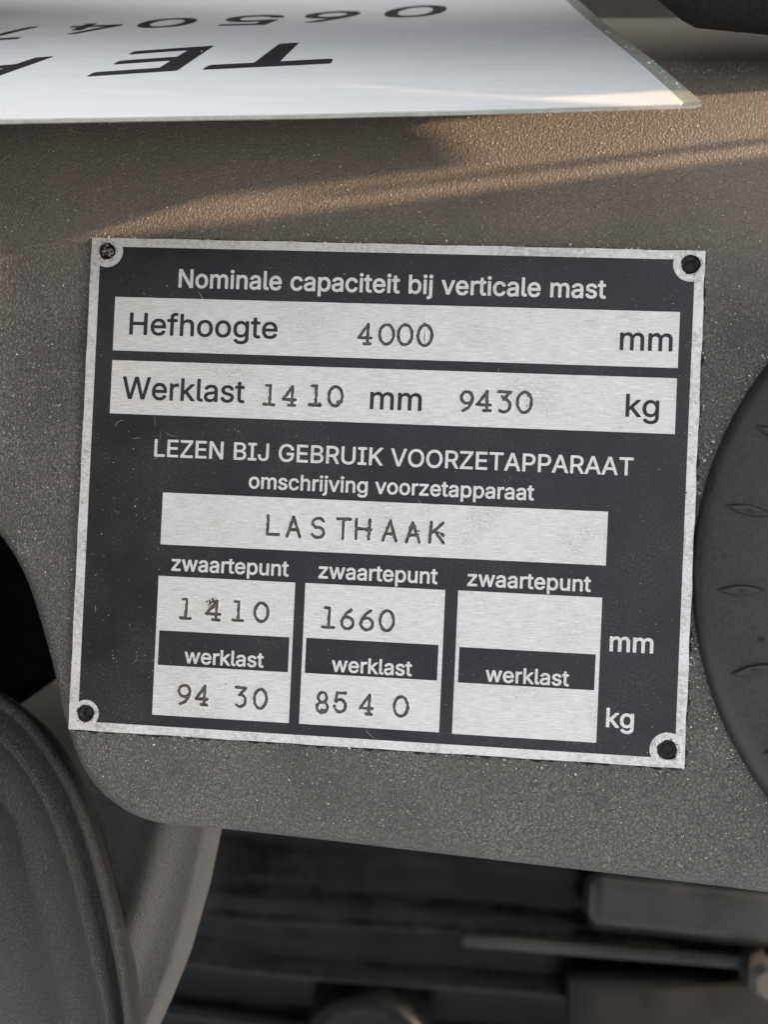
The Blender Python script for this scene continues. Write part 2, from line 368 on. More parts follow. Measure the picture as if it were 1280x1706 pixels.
GLYPHS = {
'M': {
'0':(453,["37,243 41,183 47,147 59,108 79,65 97,40 123,15 157,-5 187,-14 223,-18 265,-14 295,-5 304,0 330,15 352,37 362,48 376,70 395,111 406,147 412,183 415,213 416,255 415,294 412,324 406,360 395,396 376,438 354,471 328,494 298,513 265,522 226,527 187,522 154,512 124,493 98,468 79,441 65,414 59,399 47,357 39,306","121,235 120,255 124,312 133,360 150,399 168,423 187,439 205,446 226,449 250,445 265,439 280,428 303,399 320,360 329,312 333,255 329,195 319,147 303,108 284,84 262,68 247,63 226,61 202,64 187,70 172,81 150,108 134,147 125,192"]),
'4':(453,["29,106 33,97 41,94 269,94 271,91 271,1 273,-5 278,-9 284,-11 341,-11 347,-9 352,-5 354,1 354,91 356,94 410,94 419,98 424,106 424,160 422,166 413,174 356,174 354,175 354,316 352,322 347,327 341,329 284,329 278,327 272,321 271,316 271,178 269,174 131,174 127,175 318,499 321,508 319,514 316,517 308,520 248,520 242,518 236,513 32,166 29,157"]),
'5':(453,["52,108 56,87 74,54 97,27 109,18 133,2 175,-13 220,-18 253,-15 283,-8 319,9 353,36 378,69 385,84 396,117 402,162 399,201 390,231 372,267 354,291 327,315 295,333 262,341 232,345 202,342 175,336 148,324 161,438 163,441 367,441 375,447 377,453 377,507 375,513 370,518 364,520 97,520 91,518 87,513 85,507 56,258 58,248 61,245 70,241 127,235 133,237 154,250 169,257 193,264 217,266 244,262 271,251 289,236 303,216 313,189 317,159 312,129 305,111 292,93 271,75 247,64 220,61 199,63 175,72 162,81 147,96 138,111 131,135 124,141 58,141 52,137 50,132"]),
'6':(453,["53,159 59,111 69,81 76,66 98,36 104,29 135,6 176,-11 227,-18 275,-12 317,6 350,31 365,50 378,69 395,108 400,156 395,204 379,246 353,279 327,300 317,306 275,321 236,325 209,323 208,324 330,501 332,510 326,517 317,520 254,520 248,519 242,515 164,399 95,294 69,240 57,201","137,146 136,159 139,183 147,207 161,227 177,240 200,251 227,254 248,251 272,242 292,225 304,207 313,183 316,156 313,129 305,108 290,86 272,72 251,63 224,60 200,63 181,72 161,87 149,105 139,129"]),
'7':(453,["51,454 53,448 57,443 66,441 303,441 306,439 87,4 89,-5 96,-11 168,-10 175,-5 400,442 402,448 402,511 396,518 390,520 60,520 54,516 51,508"]),
'A':(480,["7,-5 11,-9 20,-11 83,-11 92,-7 98,1 143,131 335,131 384,-2 388,-8 398,-11 458,-11 467,-9 472,-5 473,1 472,7 290,505 281,518 275,520 203,520 194,516 190,511 7,7 6,1","173,210 171,211 172,214 211,328 236,410 239,414 276,298 307,211 305,210"]),
'B':(456,["49,1 53,-8 61,-11 247,-11 304,-7 346,7 363,16 385,31 409,61 424,97 429,133 425,175 413,205 394,233 373,251 347,265 348,268 363,277 380,292 397,316 406,340 409,367 409,379 405,409 397,433 388,451 367,477 334,500 292,514 244,520 61,520 55,518 51,514 49,505","136,69 136,219 139,220 244,220 274,217 304,206 319,195 332,178 342,154 344,136 342,118 333,100 322,88 307,79 277,71 247,68 139,68","136,297 136,440 235,441 268,438 292,430 304,421 316,406 322,391 325,373 322,352 313,331 299,316 286,308 262,299 238,296 139,296"]),
'E':(419,["49,1 53,-8 61,-11 373,-11 379,-9 384,-5 386,1 386,55 384,61 376,68 139,68 136,70 136,218 352,218 361,221 365,226 366,232 366,286 362,292 355,297 136,298 136,439 139,441 373,442 379,446 383,454 383,505 380,514 376,518 370,520 61,520 55,518 51,514 49,505"]),
'G':(520,["29,246 33,195 43,150 61,108 77,81 85,69 113,39 140,18 182,-4 221,-14 269,-18 284,-17 311,-14 347,-5 386,12 414,30 440,56 460,84 476,120 485,156 489,201 489,252 486,261 482,265 476,267 284,267 277,264 273,258 272,252 272,201 274,195 278,190 284,188 401,188 399,162 387,129 369,105 360,96 338,80 305,68 269,64 239,67 212,74 187,87 169,102 152,121 135,150 123,183 117,216 114,252 117,291 123,327 137,363 149,384 167,405 191,424 212,434 239,442 263,445 287,443 311,438 335,427 350,417 366,402 379,384 388,369 398,344 407,338 470,338 479,341 483,345 485,351 476,387 459,420 436,453 407,479 383,496 362,507 341,515 308,523 266,527 221,523 182,512 143,493 110,468 82,435 62,402 42,354 33,312 30,276"]),
'H':(517,["49,1 53,-8 61,-11 124,-11 132,-8 136,-2 136,221 379,221 381,217 382,-2 386,-8 394,-11 454,-11 460,-9 466,-5 468,1 468,505 467,511 463,517 454,520 394,520 387,517 382,511 381,505 381,304 379,300 136,301 136,511 130,518 124,520 61,520 52,516 49,505"]),
'I':(301,["20,1 24,-8 32,-11 266,-11 272,-9 278,-4 280,1 280,55 278,61 275,64 266,68 197,68 194,70 194,439 197,441 266,441 275,445 278,449 280,454 280,505 277,514 272,519 266,520 32,520 26,518 22,514 20,505 20,454 22,448 26,443 32,441 104,441 107,439 107,73 107,70 104,68 32,68 26,66 22,61 20,55"]),
'J':(396,["22,141 28,96 43,57 67,25 103,0 133,-11 148,-14 184,-18 226,-13 268,2 298,23 310,35 327,57 339,87 343,99 346,129 347,507 343,516 334,520 274,520 266,516 262,510 261,144 258,120 252,99 239,81 223,71 208,65 184,61 163,64 143,72 130,82 118,99 111,120 109,174 105,180 100,183 34,184 28,182 22,174"]),
'K':(467,["49,1 53,-8 61,-11 121,-11 130,-9 134,-5 136,1 136,163 196,226 364,-7 373,-11 445,-11 451,-9 457,-5 458,4 449,19 258,286 258,289 454,500 458,508 456,514 453,517 445,520 364,520 357,517 168,313 136,276 136,511 130,518 124,520 61,520 55,518 51,514 49,505"]),
'L':(393,["49,1 53,-8 61,-11 358,-11 367,-7 371,-2 372,55 370,61 361,68 139,68 136,70 136,505 134,514 127,520 58,520 52,516 49,508"]),
'N':(523,["49,1 53,-8 61,-11 124,-11 132,-8 136,-2 136,313 133,384 184,298 377,-5 382,-9 388,-11 460,-11 466,-9 472,-5 474,1 474,505 473,511 469,517 460,520 400,520 393,517 389,511 388,129 373,156 145,515 139,519 133,520 61,520 52,516 49,505"]),
'O':(533,["29,249 33,198 43,150 61,108 80,77 86,68 110,42 143,16 185,-5 221,-14 254,-17 269,-18 308,-14 350,-4 394,18 421,39 432,51 452,74 471,105 491,153 501,201 504,255 500,312 488,363 473,399 455,429 422,467 392,491 356,510 311,523 266,527 224,523 185,513 143,493 113,468 83,435 61,399 42,354 33,306","116,223 114,255 117,294 123,327 134,357 152,387 167,405 191,424 215,435 239,442 269,445 293,442 317,436 341,424 363,408 384,384 398,359 409,330 416,297 419,255 417,213 409,177 398,150 381,120 361,99 346,87 320,74 293,66 266,64 239,66 212,74 191,85 166,105 151,123 136,147 123,180"]),
'P':(445,["49,1 53,-8 61,-11 121,-11 130,-9 134,-5 136,1 136,173 139,175 259,176 274,177 307,184 334,196 363,214 382,234 399,259 415,301 418,325 420,349 415,394 400,433 389,451 364,478 346,491 316,506 304,511 277,517 244,520 61,520 55,518 51,514 49,505","136,253 136,440 232,441 265,438 292,428 309,415 324,394 330,376 333,346 330,319 322,298 307,278 289,265 265,257 232,253"]),
'R':(449,["49,1 53,-8 61,-11 121,-11 130,-9 134,-5 136,1 136,185 139,187 238,187 241,185 345,-8 355,-11 424,-11 430,-9 436,-5 438,1 436,7 330,202 332,205 340,208 361,222 383,241 399,265 415,304 420,349 416,397 399,439 384,463 359,484 340,497 292,515 241,520 61,520 55,518 51,514 49,505","136,267 136,440 232,441 265,438 292,430 312,415 325,397 331,376 334,352 331,328 325,307 311,289 292,277 265,269 229,266 139,266"]),
'T':(449,["21,454 25,445 33,441 180,441 182,439 183,-2 187,-8 195,-11 255,-11 261,-9 266,-5 268,4 268,439 270,441 414,441 420,442 426,448 428,454 428,505 425,514 420,519 414,520 30,520 24,516 21,508"]),
'U':(517,["49,167 52,137 61,104 76,74 90,53 121,23 148,6 172,-5 184,-9 220,-17 259,-19 298,-17 334,-9 364,3 397,24 424,50 442,74 457,104 466,146 468,173 468,506 466,512 460,518 454,520 394,520 388,518 384,512 382,506 382,182 378,146 366,116 349,95 328,80 295,67 259,63 223,67 193,77 168,95 150,119 139,146 135,179 135,509 127,518 121,520 61,520 55,518 51,512 49,506"]),
'V':(480,["7,499 194,-5 200,-9 206,-11 275,-11 284,-9 289,-2 470,493 473,505 471,514 467,518 461,520 395,520 389,518 386,514 291,244 242,95 239,96 190,244 93,514 89,518 83,520 14,520 8,516 6,511"]),
'W':(686,["8,496 141,7 148,-8 155,-11 227,-11 236,-9 240,-5 325,307 341,373 344,371 445,-5 449,-9 458,-11 527,-11 538,-8 541,-2 673,478 680,508 677,516 668,520 605,520 596,516 592,511 494,125 491,121 463,235 392,508 386,517 377,520 308,520 300,517 296,511 216,211 194,121 191,125 173,199 92,511 86,518 80,520 14,520 8,516 6,511"]),
'Z':(438,["29,454 31,448 35,443 44,441 296,441 299,439 260,385 35,55 31,43 31,1 33,-5 38,-9 44,-11 395,-11 406,-8 410,1 410,55 407,63 401,67 143,68 140,68 140,70 198,151 405,454 408,463 408,505 404,516 395,520 38,520 32,516 29,508"]),
'a':(389,["19,109 24,70 37,42 61,13 91,-6 124,-16 148,-19 160,-20 193,-16 217,-10 238,1 250,9 265,24 266,-2 270,-8 274,-10 334,-11 343,-7 348,1 348,256 343,295 331,325 316,348 292,369 265,383 241,390 193,395 160,393 130,386 100,374 73,355 48,328 34,301 31,295 31,289 37,281 85,266 97,264 103,264 109,268 118,283 129,295 139,304 151,311 175,318 196,320 217,318 237,310 250,301 256,293 263,274 264,253 259,245 250,241 178,232 121,221 97,214 73,203 51,187 34,166 23,139","106,88 103,106 106,121 114,133 136,148 175,157 211,161 262,172 265,169 265,139 261,118 254,100 238,81 220,68 196,59 169,56 151,58 133,63 121,70 111,79"]),
'b':(424,["42,2 45,-6 51,-10 108,-11 114,-10 119,-7 123,-1 123,33 130,23 147,7 165,-5 192,-15 228,-19 249,-18 270,-15 288,-9 315,5 326,11 344,26 363,49 381,80 396,131 401,191 396,248 381,296 363,326 342,350 318,370 288,386 258,393 225,395 189,391 165,382 145,368 126,350 125,506 121,515 111,520 51,519 46,515 42,506","126,160 124,188 127,224 135,257 149,284 168,303 192,314 219,319 246,315 272,302 291,284 305,257 314,224 317,188 314,155 305,119 294,98 271,74 249,62 219,58 189,63 171,72 150,92 137,116 128,149"]),
'c':(396,["23,182 27,140 33,113 42,89 62,52 86,26 113,6 143,-9 170,-15 206,-19 236,-17 263,-12 290,-1 311,11 335,32 350,50 363,71 374,98 372,107 368,111 356,116 308,128 302,128 293,120 283,95 266,77 239,63 206,57 176,62 155,73 131,98 119,119 111,149 107,188 110,221 118,251 134,281 152,301 176,314 206,319 239,314 262,302 281,281 293,257 299,252 311,252 362,266 371,272 372,281 363,305 348,329 332,348 311,365 290,377 260,389 233,394 197,395 173,393 143,385 110,369 86,350 64,326 50,302 33,263 27,230"]),
'e':(404,["23,185 30,125 45,83 62,53 82,29 101,14 116,4 146,-9 173,-15 212,-19 251,-16 287,-6 317,10 344,32 362,56 375,86 374,95 365,102 311,116 305,116 299,113 279,83 263,70 251,64 236,60 212,57 182,61 158,70 135,89 119,113 111,143 110,157 368,158 374,160 380,164 382,170 382,194 378,245 368,284 352,317 326,349 307,365 296,372 266,386 239,392 212,395 167,392 140,384 113,371 86,350 62,323 42,287 29,245","110,232 110,239 118,263 134,288 152,304 173,314 203,319 233,315 257,304 274,287 287,266 296,233 293,232"]),
'f':(254,["-5,328 -3,322 4,316 67,316 70,313 70,-2 76,-9 82,-11 142,-11 151,-5 153,4 153,313 154,316 157,316 229,316 237,322 239,331 239,376 237,382 232,388 226,390 154,390 153,391 153,418 156,439 163,452 175,459 196,463 226,457 234,460 238,466 246,493 253,517 253,523 247,531 226,538 184,541 157,538 133,530 111,517 88,493 74,466 70,430 69,391 67,390 7,390 1,388 -3,382 -5,376"]),
'g':(425,["23,186 25,153 33,117 46,84 59,62 81,36 107,18 149,-1 194,-6 212,-5 230,-2 257,7 278,19 299,36 299,39 300,-9 297,-33 289,-51 272,-68 254,-78 233,-84 206,-86 179,-84 159,-78 142,-69 128,-57 108,-33 104,-30 98,-30 47,-58 41,-66 42,-75 54,-96 76,-120 98,-136 134,-152 170,-159 206,-162 221,-161 254,-158 299,-144 329,-127 356,-100 374,-69 380,-45 383,-18 383,375 382,381 378,387 371,390 314,390 308,388 303,381 302,354 302,351 299,350 279,369 257,383 227,393 197,395 161,393 134,384 107,371 84,351 71,338 59,321 44,296 29,249","107,189 110,228 119,258 131,280 152,303 176,314 206,319 233,314 254,304 275,285 290,258 298,228 301,192 298,159 290,126 276,102 258,84 233,74 206,70 176,74 152,85 134,102 120,126 110,156"]),
'h':(410,["42,1 46,-8 54,-11 111,-11 117,-9 123,-5 125,1 125,223 128,253 136,277 150,296 168,308 183,314 210,318 231,315 249,309 255,304 266,295 274,283 282,259 285,229 285,1 287,-5 291,-9 297,-11 354,-11 363,-7 368,1 368,241 364,286 351,325 330,355 318,365 298,379 264,391 225,395 207,394 189,391 168,383 147,372 126,354 125,505 124,511 120,517 111,520 51,520 45,516 42,508"]),
'i':(167,["30,484 36,460 48,446 63,436 84,432 102,435 114,442 123,448 134,466 137,484 133,502 121,520 102,532 84,535 63,532 47,520 35,505","42,1 46,-8 54,-11 111,-11 120,-7 124,-2 125,376 123,382 114,390 54,390 48,388 42,379"]),
'j':(167,["-21,-142 -19,-148 -15,-152 -9,-154 3,-154 39,-150 72,-137 93,-121 108,-101 114,-91 121,-67 125,-28 125,374 123,383 114,390 54,390 48,388 42,380 42,-25 40,-49 32,-64 21,-72 3,-76 -12,-76 -19,-82 -21,-91","30,482 34,464 45,447 63,435 84,432 102,435 121,446 133,464 137,482 134,500 120,521 102,532 81,535 63,531 44,518 34,503"]),
'k':(381,["42,1 46,-8 54,-11 111,-11 117,-9 123,-5 125,1 125,136 153,161 278,1 288,-9 294,-11 369,-11 378,-7 382,1 378,10 217,214 218,217 366,369 369,376 368,382 361,388 351,390 285,390 276,387 126,234 125,505 124,511 120,517 111,520 51,520 45,516 42,508"]),
'l':(189,["42,80 44,56 54,29 66,12 84,-1 108,-10 138,-13 162,-12 183,-8 188,-4 191,2 192,8 182,50 177,61 171,64 165,65 147,63 135,65 130,68 126,80 125,506 123,512 114,520 54,520 48,518 42,509"]),
'm':(610,["42,1 46,-8 54,-11 111,-11 117,-9 123,-4 125,1 125,232 128,262 136,283 150,301 165,311 179,316 198,319 225,315 243,304 256,289 261,277 263,256 264,-3 270,-9 276,-11 333,-11 341,-8 345,-2 346,4 346,244 349,268 356,286 366,299 378,309 396,317 417,319 444,315 465,304 475,292 482,274 485,250 486,-3 492,-9 498,-11 555,-11 561,-9 566,-5 568,4 568,253 564,298 550,334 530,361 504,380 471,394 444,397 432,397 402,394 372,383 347,367 330,352 318,336 297,366 289,373 273,384 249,394 222,397 192,395 168,386 147,374 123,353 123,379 120,385 115,388 108,390 54,390 48,388 44,382 42,376"]),
'n':(410,["42,1 46,-8 54,-11 111,-11 117,-9 123,-5 125,1 125,223 128,253 136,277 150,296 168,308 183,314 210,318 231,315 249,309 255,304 266,295 274,283 282,259 285,229 285,1 287,-5 291,-9 300,-11 354,-11 360,-9 366,-5 368,1 368,238 364,286 354,319 343,337 327,358 300,378 264,391 225,395 204,394 186,390 159,379 144,370 123,351 123,379 120,385 115,388 108,390 54,390 48,388 45,385 42,376"]),
'o':(415,["23,182 27,140 33,113 42,89 62,53 86,26 110,7 143,-9 170,-15 194,-18 206,-19 239,-16 275,-7 305,7 332,29 350,49 357,59 371,83 382,113 388,140 392,176 390,224 380,269 370,293 360,311 353,323 332,347 308,367 272,386 245,392 215,395 173,393 140,384 110,369 84,347 64,326 47,296 33,263 27,230","107,186 110,221 119,254 134,281 152,301 176,314 206,319 239,314 263,301 281,282 296,254 305,221 308,188 305,155 297,122 280,92 262,74 239,62 206,57 176,62 152,75 133,95 119,119 110,152"]),
'p':(424,["42,-142 46,-151 54,-154 111,-154 117,-152 123,-147 125,-142 126,28 144,10 165,-4 195,-16 228,-19 249,-18 270,-15 288,-9 315,5 342,25 364,50 379,77 395,128 399,158 401,188 396,248 381,296 363,326 342,350 321,368 312,374 288,386 264,392 225,395 195,392 165,382 145,368 123,346 123,380 117,388 108,390 54,390 48,388 44,383 42,377","126,160 124,188 127,224 135,257 149,284 168,303 192,314 219,319 246,315 272,302 291,284 305,257 314,224 317,188 314,155 305,119 294,98 271,74 249,62 219,58 189,63 171,72 150,92 137,116 128,149"]),
'r':(259,["42,1 46,-8 54,-11 111,-11 117,-9 123,-4 125,1 125,232 128,259 138,280 147,292 165,306 183,312 207,315 240,311 249,314 253,319 254,325 254,379 252,388 246,393 240,395 213,396 177,391 147,377 123,356 123,379 120,385 114,389 54,390 48,388 44,382 42,376"]),
's':(365,["28,80 36,56 52,33 76,10 109,-8 136,-15 181,-19 226,-15 265,-4 289,11 301,20 323,44 337,71 340,92 342,107 338,134 331,155 323,167 310,181 277,205 229,221 172,234 148,242 129,254 122,263 120,275 124,293 136,307 157,317 187,322 214,317 235,307 247,293 259,271 265,267 286,270 325,279 333,284 334,290 334,296 324,320 306,347 286,366 256,383 226,392 187,395 145,392 109,380 79,362 56,338 40,305 36,275 38,251 47,224 55,212 67,198 103,174 145,159 205,145 232,136 245,128 253,119 255,113 256,101 252,86 237,71 214,61 181,56 154,60 130,70 114,86 103,112 100,115 94,117 43,107 31,103 26,95"]),
't':(227,["-5,330 -3,321 4,316 52,316 54,312 54,93 58,60 69,33 85,12 109,-3 121,-8 139,-12 169,-15 196,-14 217,-7 222,-3 224,3 211,59 206,63 199,65 169,61 154,64 148,67 144,69 139,78 137,102 137,312 139,316 202,316 211,320 215,330 215,375 212,384 208,388 202,390 139,390 137,393 137,468 133,477 124,482 64,482 56,474 54,468 53,390 7,390 -2,386 -5,375"]),
'u':(410,["42,134 46,92 60,53 82,23 104,5 114,-1 144,-12 171,-15 192,-15 222,-11 261,7 285,28 287,23 287,-1 295,-10 300,-11 354,-11 360,-9 366,-4 368,2 368,377 366,383 360,388 354,390 297,390 291,388 287,383 285,377 285,155 282,125 273,103 258,83 243,72 225,65 201,61 177,64 159,71 145,83 136,95 127,119 125,146 125,377 123,383 117,388 111,390 54,390 48,388 44,383 42,377"]),
'v':(389,["8,370 153,-5 159,-9 165,-11 225,-11 231,-9 236,-5 246,19 369,340 381,373 381,379 378,384 373,388 366,390 306,390 300,388 295,382 217,169 195,101 93,384 90,387 81,390 18,390 12,387 8,382 7,376"]),
'w':(567,["15,367 109,55 127,-2 131,-8 138,-11 195,-11 204,-9 209,-5 273,217 282,257 285,258 307,172 359,-5 363,-9 369,-11 426,-11 437,-8 440,-2 551,361 555,376 554,382 549,388 540,390 483,390 476,388 471,385 418,199 399,127 396,123 374,211 329,373 324,385 321,388 315,390 255,390 246,388 242,382 199,232 171,122 168,124 96,384 93,387 84,390 24,390 18,387 14,382 13,376"]),
'z':(380,["31,1 35,-8 43,-11 337,-11 343,-9 348,-5 350,1 350,52 347,61 340,67 146,67 342,325 344,331 344,376 342,382 337,388 331,390 49,390 41,385 37,376 37,325 40,317 46,313 229,312 233,310 33,52 31,46"]),},
'B': {
'0':(453,["33,236 35,200 42,152 55,107 71,71 87,47 96,35 118,14 153,-7 189,-18 222,-22 267,-17 300,-7 306,-4 330,11 357,35 378,66 396,101 412,155 418,200 420,254 418,311 412,353 400,395 380,440 360,470 333,495 303,515 276,524 258,528 222,531 189,527 156,517 147,512 123,497 94,470 72,439 55,401 42,356 36,317 33,263","126,221 124,254 128,311 137,359 153,397 175,425 189,435 207,442 225,445 246,442 265,434 279,424 301,395 316,359 325,311 329,254 325,197 315,148 299,110 279,85 264,74 246,67 228,65 207,67 186,75 172,86 153,111 138,146 128,194"]),
'4':(453,["25,102 31,93 40,90 265,89 267,87 267,3 269,-6 271,-10 277,-14 283,-15 340,-15 349,-13 354,-9 358,3 358,88 361,90 415,90 424,96 428,105 428,162 425,171 415,178 361,178 358,179 358,315 355,324 349,330 340,333 286,333 277,331 270,324 267,315 267,180 265,178 139,178 135,180 322,499 325,504 325,510 319,519 307,524 247,524 238,521 232,513 27,165 25,156"]),
'5':(453,["45,125 52,86 72,50 90,29 99,20 132,-2 171,-16 225,-22 255,-19 282,-13 318,3 348,26 357,35 382,68 390,86 400,113 406,158 403,203 393,236 376,269 357,294 330,318 300,335 270,344 231,349 216,348 171,339 156,332 153,331 153,332 165,436 363,437 369,438 377,443 381,455 381,509 378,515 372,521 363,524 99,524 90,522 85,518 81,506 60,329 52,254 55,245 66,238 126,231 135,233 153,245 171,253 195,260 216,262 246,257 270,246 286,233 299,215 309,191 313,161 308,131 300,111 289,95 268,77 243,67 222,65 198,67 177,75 162,86 150,98 141,113 135,136 129,142 123,145 57,144 51,141 48,137 45,131"]),
'6':(453,["49,155 55,110 72,65 99,29 130,5 147,-4 181,-16 226,-22 259,-19 280,-15 316,0 355,31 382,68 399,113 404,149 404,164 399,203 384,245 359,278 350,287 322,308 280,324 235,329 220,328 217,329 332,497 335,503 335,509 328,520 316,524 253,524 247,523 238,516 130,356 86,287 65,242 55,210 52,191","142,136 140,158 143,182 152,206 163,223 179,236 199,246 229,250 250,247 268,239 289,222 300,206 309,185 312,158 310,134 300,107 286,88 268,75 250,67 226,63 205,66 180,77 163,91 154,104 144,128"]),
'7':(453,["47,450 53,441 65,437 296,437 300,435 83,3 83,-3 86,-9 95,-15 167,-15 174,-12 178,-6 404,441 406,450 406,510 403,516 398,521 389,524 62,524 52,519 47,510"]),
'A':(480,["1,-3 7,-12 16,-15 82,-15 94,-11 100,-3 145,127 331,127 334,125 380,-3 384,-9 391,-14 397,-15 460,-15 469,-13 475,-6 477,0 476,9 451,78 292,510 288,516 281,522 274,524 202,524 193,521 187,513 2,6","178,215 177,216 206,297 238,403 273,297 302,216 298,214"]),
'B':(456,["45,-3 51,-12 60,-15 252,-15 303,-11 348,4 372,18 387,28 414,60 427,96 433,132 428,177 417,207 396,236 372,257 354,267 364,273 381,288 402,315 410,342 413,372 409,414 395,447 391,453 369,480 336,504 291,519 240,524 63,524 54,522 48,516 45,507","141,72 140,75 140,213 141,215 246,216 276,213 300,204 316,192 330,174 338,153 340,138 338,117 332,105 322,93 303,81 279,75 246,72","141,300 140,303 140,435 141,437 237,437 267,434 290,426 303,417 312,405 318,390 320,375 318,351 309,333 297,320 282,310 261,303 237,300"]),
'E':(419,["45,-3 51,-12 60,-15 372,-15 381,-13 386,-9 390,3 390,54 387,63 378,71 372,72 141,72 140,75 140,210 141,214 351,214 360,216 365,219 369,225 370,231 370,288 366,295 358,300 141,302 140,303 140,435 144,437 369,437 375,438 384,445 387,456 386,510 384,516 378,521 369,524 63,524 54,522 48,516 45,507"]),
'G':(520,["25,242 28,200 37,158 55,110 79,70 105,41 115,32 139,14 178,-6 220,-17 271,-22 310,-19 347,-10 382,5 415,26 443,53 466,86 480,119 490,158 493,200 493,254 490,263 482,269 475,271 286,271 274,267 269,260 268,254 268,200 269,194 273,188 277,186 286,184 394,184 397,182 395,164 381,128 363,104 337,84 304,72 268,68 241,71 214,78 190,90 173,104 154,125 139,150 127,185 121,215 118,251 121,290 128,329 140,359 154,383 169,402 193,420 214,431 238,438 265,441 286,439 307,434 331,425 346,415 364,398 375,383 385,365 394,344 400,337 406,334 472,334 481,337 487,344 489,350 480,386 463,422 439,456 409,483 382,501 367,509 344,518 307,528 271,531 220,527 187,518 142,497 109,472 79,438 62,410 55,398 37,350 28,308"]),
'H':(517,["45,-3 51,-12 60,-15 126,-15 133,-12 138,-6 140,3 140,213 141,217 375,217 377,213 377,3 379,-6 384,-12 393,-15 456,-15 462,-14 469,-9 472,0 472,507 471,513 465,520 453,524 393,524 384,521 378,513 377,507 377,306 375,304 372,304 141,305 140,306 140,507 139,513 132,521 123,524 63,524 54,522 48,517 45,507"]),
'I':(301,["16,-3 22,-12 31,-15 268,-15 277,-12 283,-6 284,0 284,54 279,66 268,72 199,72 198,75 198,435 202,437 265,437 274,439 280,444 284,453 284,507 281,516 274,522 265,524 34,524 22,520 17,513 16,507 16,453 17,447 21,441 25,439 34,437 100,437 103,435 103,75 100,72 34,72 22,68 18,63 16,54"]),
'J':(396,["18,140 23,98 39,56 66,21 96,-1 108,-6 141,-17 180,-22 228,-17 261,-6 272,-1 302,20 312,32 331,56 345,92 351,140 351,506 348,515 342,521 333,524 270,523 262,518 257,509 257,146 254,119 247,98 238,86 219,73 204,68 186,65 162,68 144,76 132,85 121,101 115,119 113,173 108,182 99,188 36,188 26,185 21,181 18,173"]),
'K':(467,["45,-3 51,-12 60,-15 123,-15 129,-14 136,-9 140,3 140,159 141,163 195,219 198,218 363,-12 372,-15 447,-15 453,-14 460,-9 463,-3 463,3 457,15 263,285 263,288 458,498 461,504 461,510 455,519 450,523 444,524 366,524 354,520 167,318 141,288 140,291 140,507 139,513 132,521 123,524 63,524 54,522 48,517 45,507"]),
'L':(393,["45,-3 51,-12 60,-15 360,-15 370,-12 376,-3 376,57 371,66 363,71 141,72 140,75 140,507 137,516 132,521 126,524 60,524 50,519 45,510"]),
'N':(523,["45,-3 51,-12 60,-15 126,-15 135,-10 139,-3 140,291 138,367 139,363 141,363 189,282 375,-9 381,-14 387,-15 462,-15 468,-14 475,-9 478,0 478,507 477,513 471,520 459,524 399,524 389,519 384,510 384,156 383,150 381,149 147,518 141,523 135,524 63,524 54,522 48,517 45,507"]),
'O':(533,["25,245 29,200 37,158 41,146 57,107 77,74 109,37 142,12 178,-6 190,-10 223,-18 262,-22 304,-19 352,-7 394,14 422,35 433,47 454,71 470,95 478,110 493,149 505,200 508,254 505,308 493,359 481,392 473,407 454,437 428,467 395,494 355,514 307,528 268,531 226,528 181,515 139,495 109,470 82,440 57,401 38,353 28,299","118,251 121,290 128,329 140,359 154,383 172,404 191,419 217,432 241,438 268,441 292,438 316,432 340,420 358,407 380,383 394,359 405,329 413,293 415,254 413,215 405,179 394,149 380,125 355,100 340,89 319,78 292,70 265,68 235,71 214,78 193,88 169,107 153,128 139,149 129,176 121,215"]),
'P':(445,["45,-3 51,-12 60,-15 126,-15 133,-12 138,-6 140,3 140,168 141,170 243,171 276,174 309,181 339,194 364,210 385,231 402,255 417,296 421,318 424,351 419,393 404,435 388,459 364,483 339,500 306,514 282,520 237,524 63,524 54,522 48,516 45,507","141,257 140,258 140,435 141,437 231,437 264,434 291,424 308,411 319,396 326,375 329,348 327,321 319,300 306,282 288,269 264,261 231,257"]),
'R':(449,["45,-3 51,-12 60,-15 123,-15 129,-14 135,-10 138,-6 140,3 140,180 144,183 234,183 237,183 239,180 341,-9 348,-14 354,-15 426,-15 435,-12 441,-6 442,0 440,9 336,201 363,219 384,237 402,263 420,306 424,345 421,393 404,438 384,468 366,484 341,501 288,520 237,524 63,524 54,522 48,516 45,507","141,270 140,273 140,435 141,437 231,437 264,434 291,426 309,413 321,396 327,378 330,351 327,327 321,309 307,291 291,281 264,273 234,270"]),
'T':(449,["17,450 23,441 35,437 176,437 178,435 179,-3 182,-10 191,-15 254,-15 263,-13 270,-6 272,3 272,435 275,437 413,437 422,439 428,444 432,450 432,507 431,513 425,520 413,524 32,524 22,519 17,510"]),
'U':(517,["45,166 48,136 54,112 58,100 73,70 91,46 114,23 138,7 159,-4 186,-14 216,-21 258,-23 300,-21 333,-13 357,-4 378,7 402,23 426,46 447,73 460,103 469,136 472,175 472,508 468,518 462,523 456,524 393,524 384,521 379,514 378,508 378,178 374,148 362,118 345,97 324,82 294,71 258,67 222,71 192,83 169,100 153,123 143,148 139,181 139,508 138,514 132,521 123,524 60,524 51,520 46,514 45,508"]),
'V':(480,["4,498 189,-3 196,-12 202,-15 277,-15 283,-14 290,-9 299,12 476,501 477,507 475,515 469,521 463,524 397,524 386,519 381,513 266,183 241,106 205,216 98,513 91,521 85,524 16,524 7,519 3,513 2,507"]),
'W':(686,["4,495 133,21 140,-3 145,-10 157,-15 229,-15 238,-12 244,-6 343,359 441,-6 448,-12 457,-15 529,-15 535,-14 541,-9 545,-3 683,501 684,510 679,519 673,523 667,524 604,524 595,521 589,513 493,140 490,143 472,219 395,510 388,521 379,524 307,524 298,521 292,513 193,136 97,513 91,520 82,524 16,524 7,519 3,513 1,507"]),
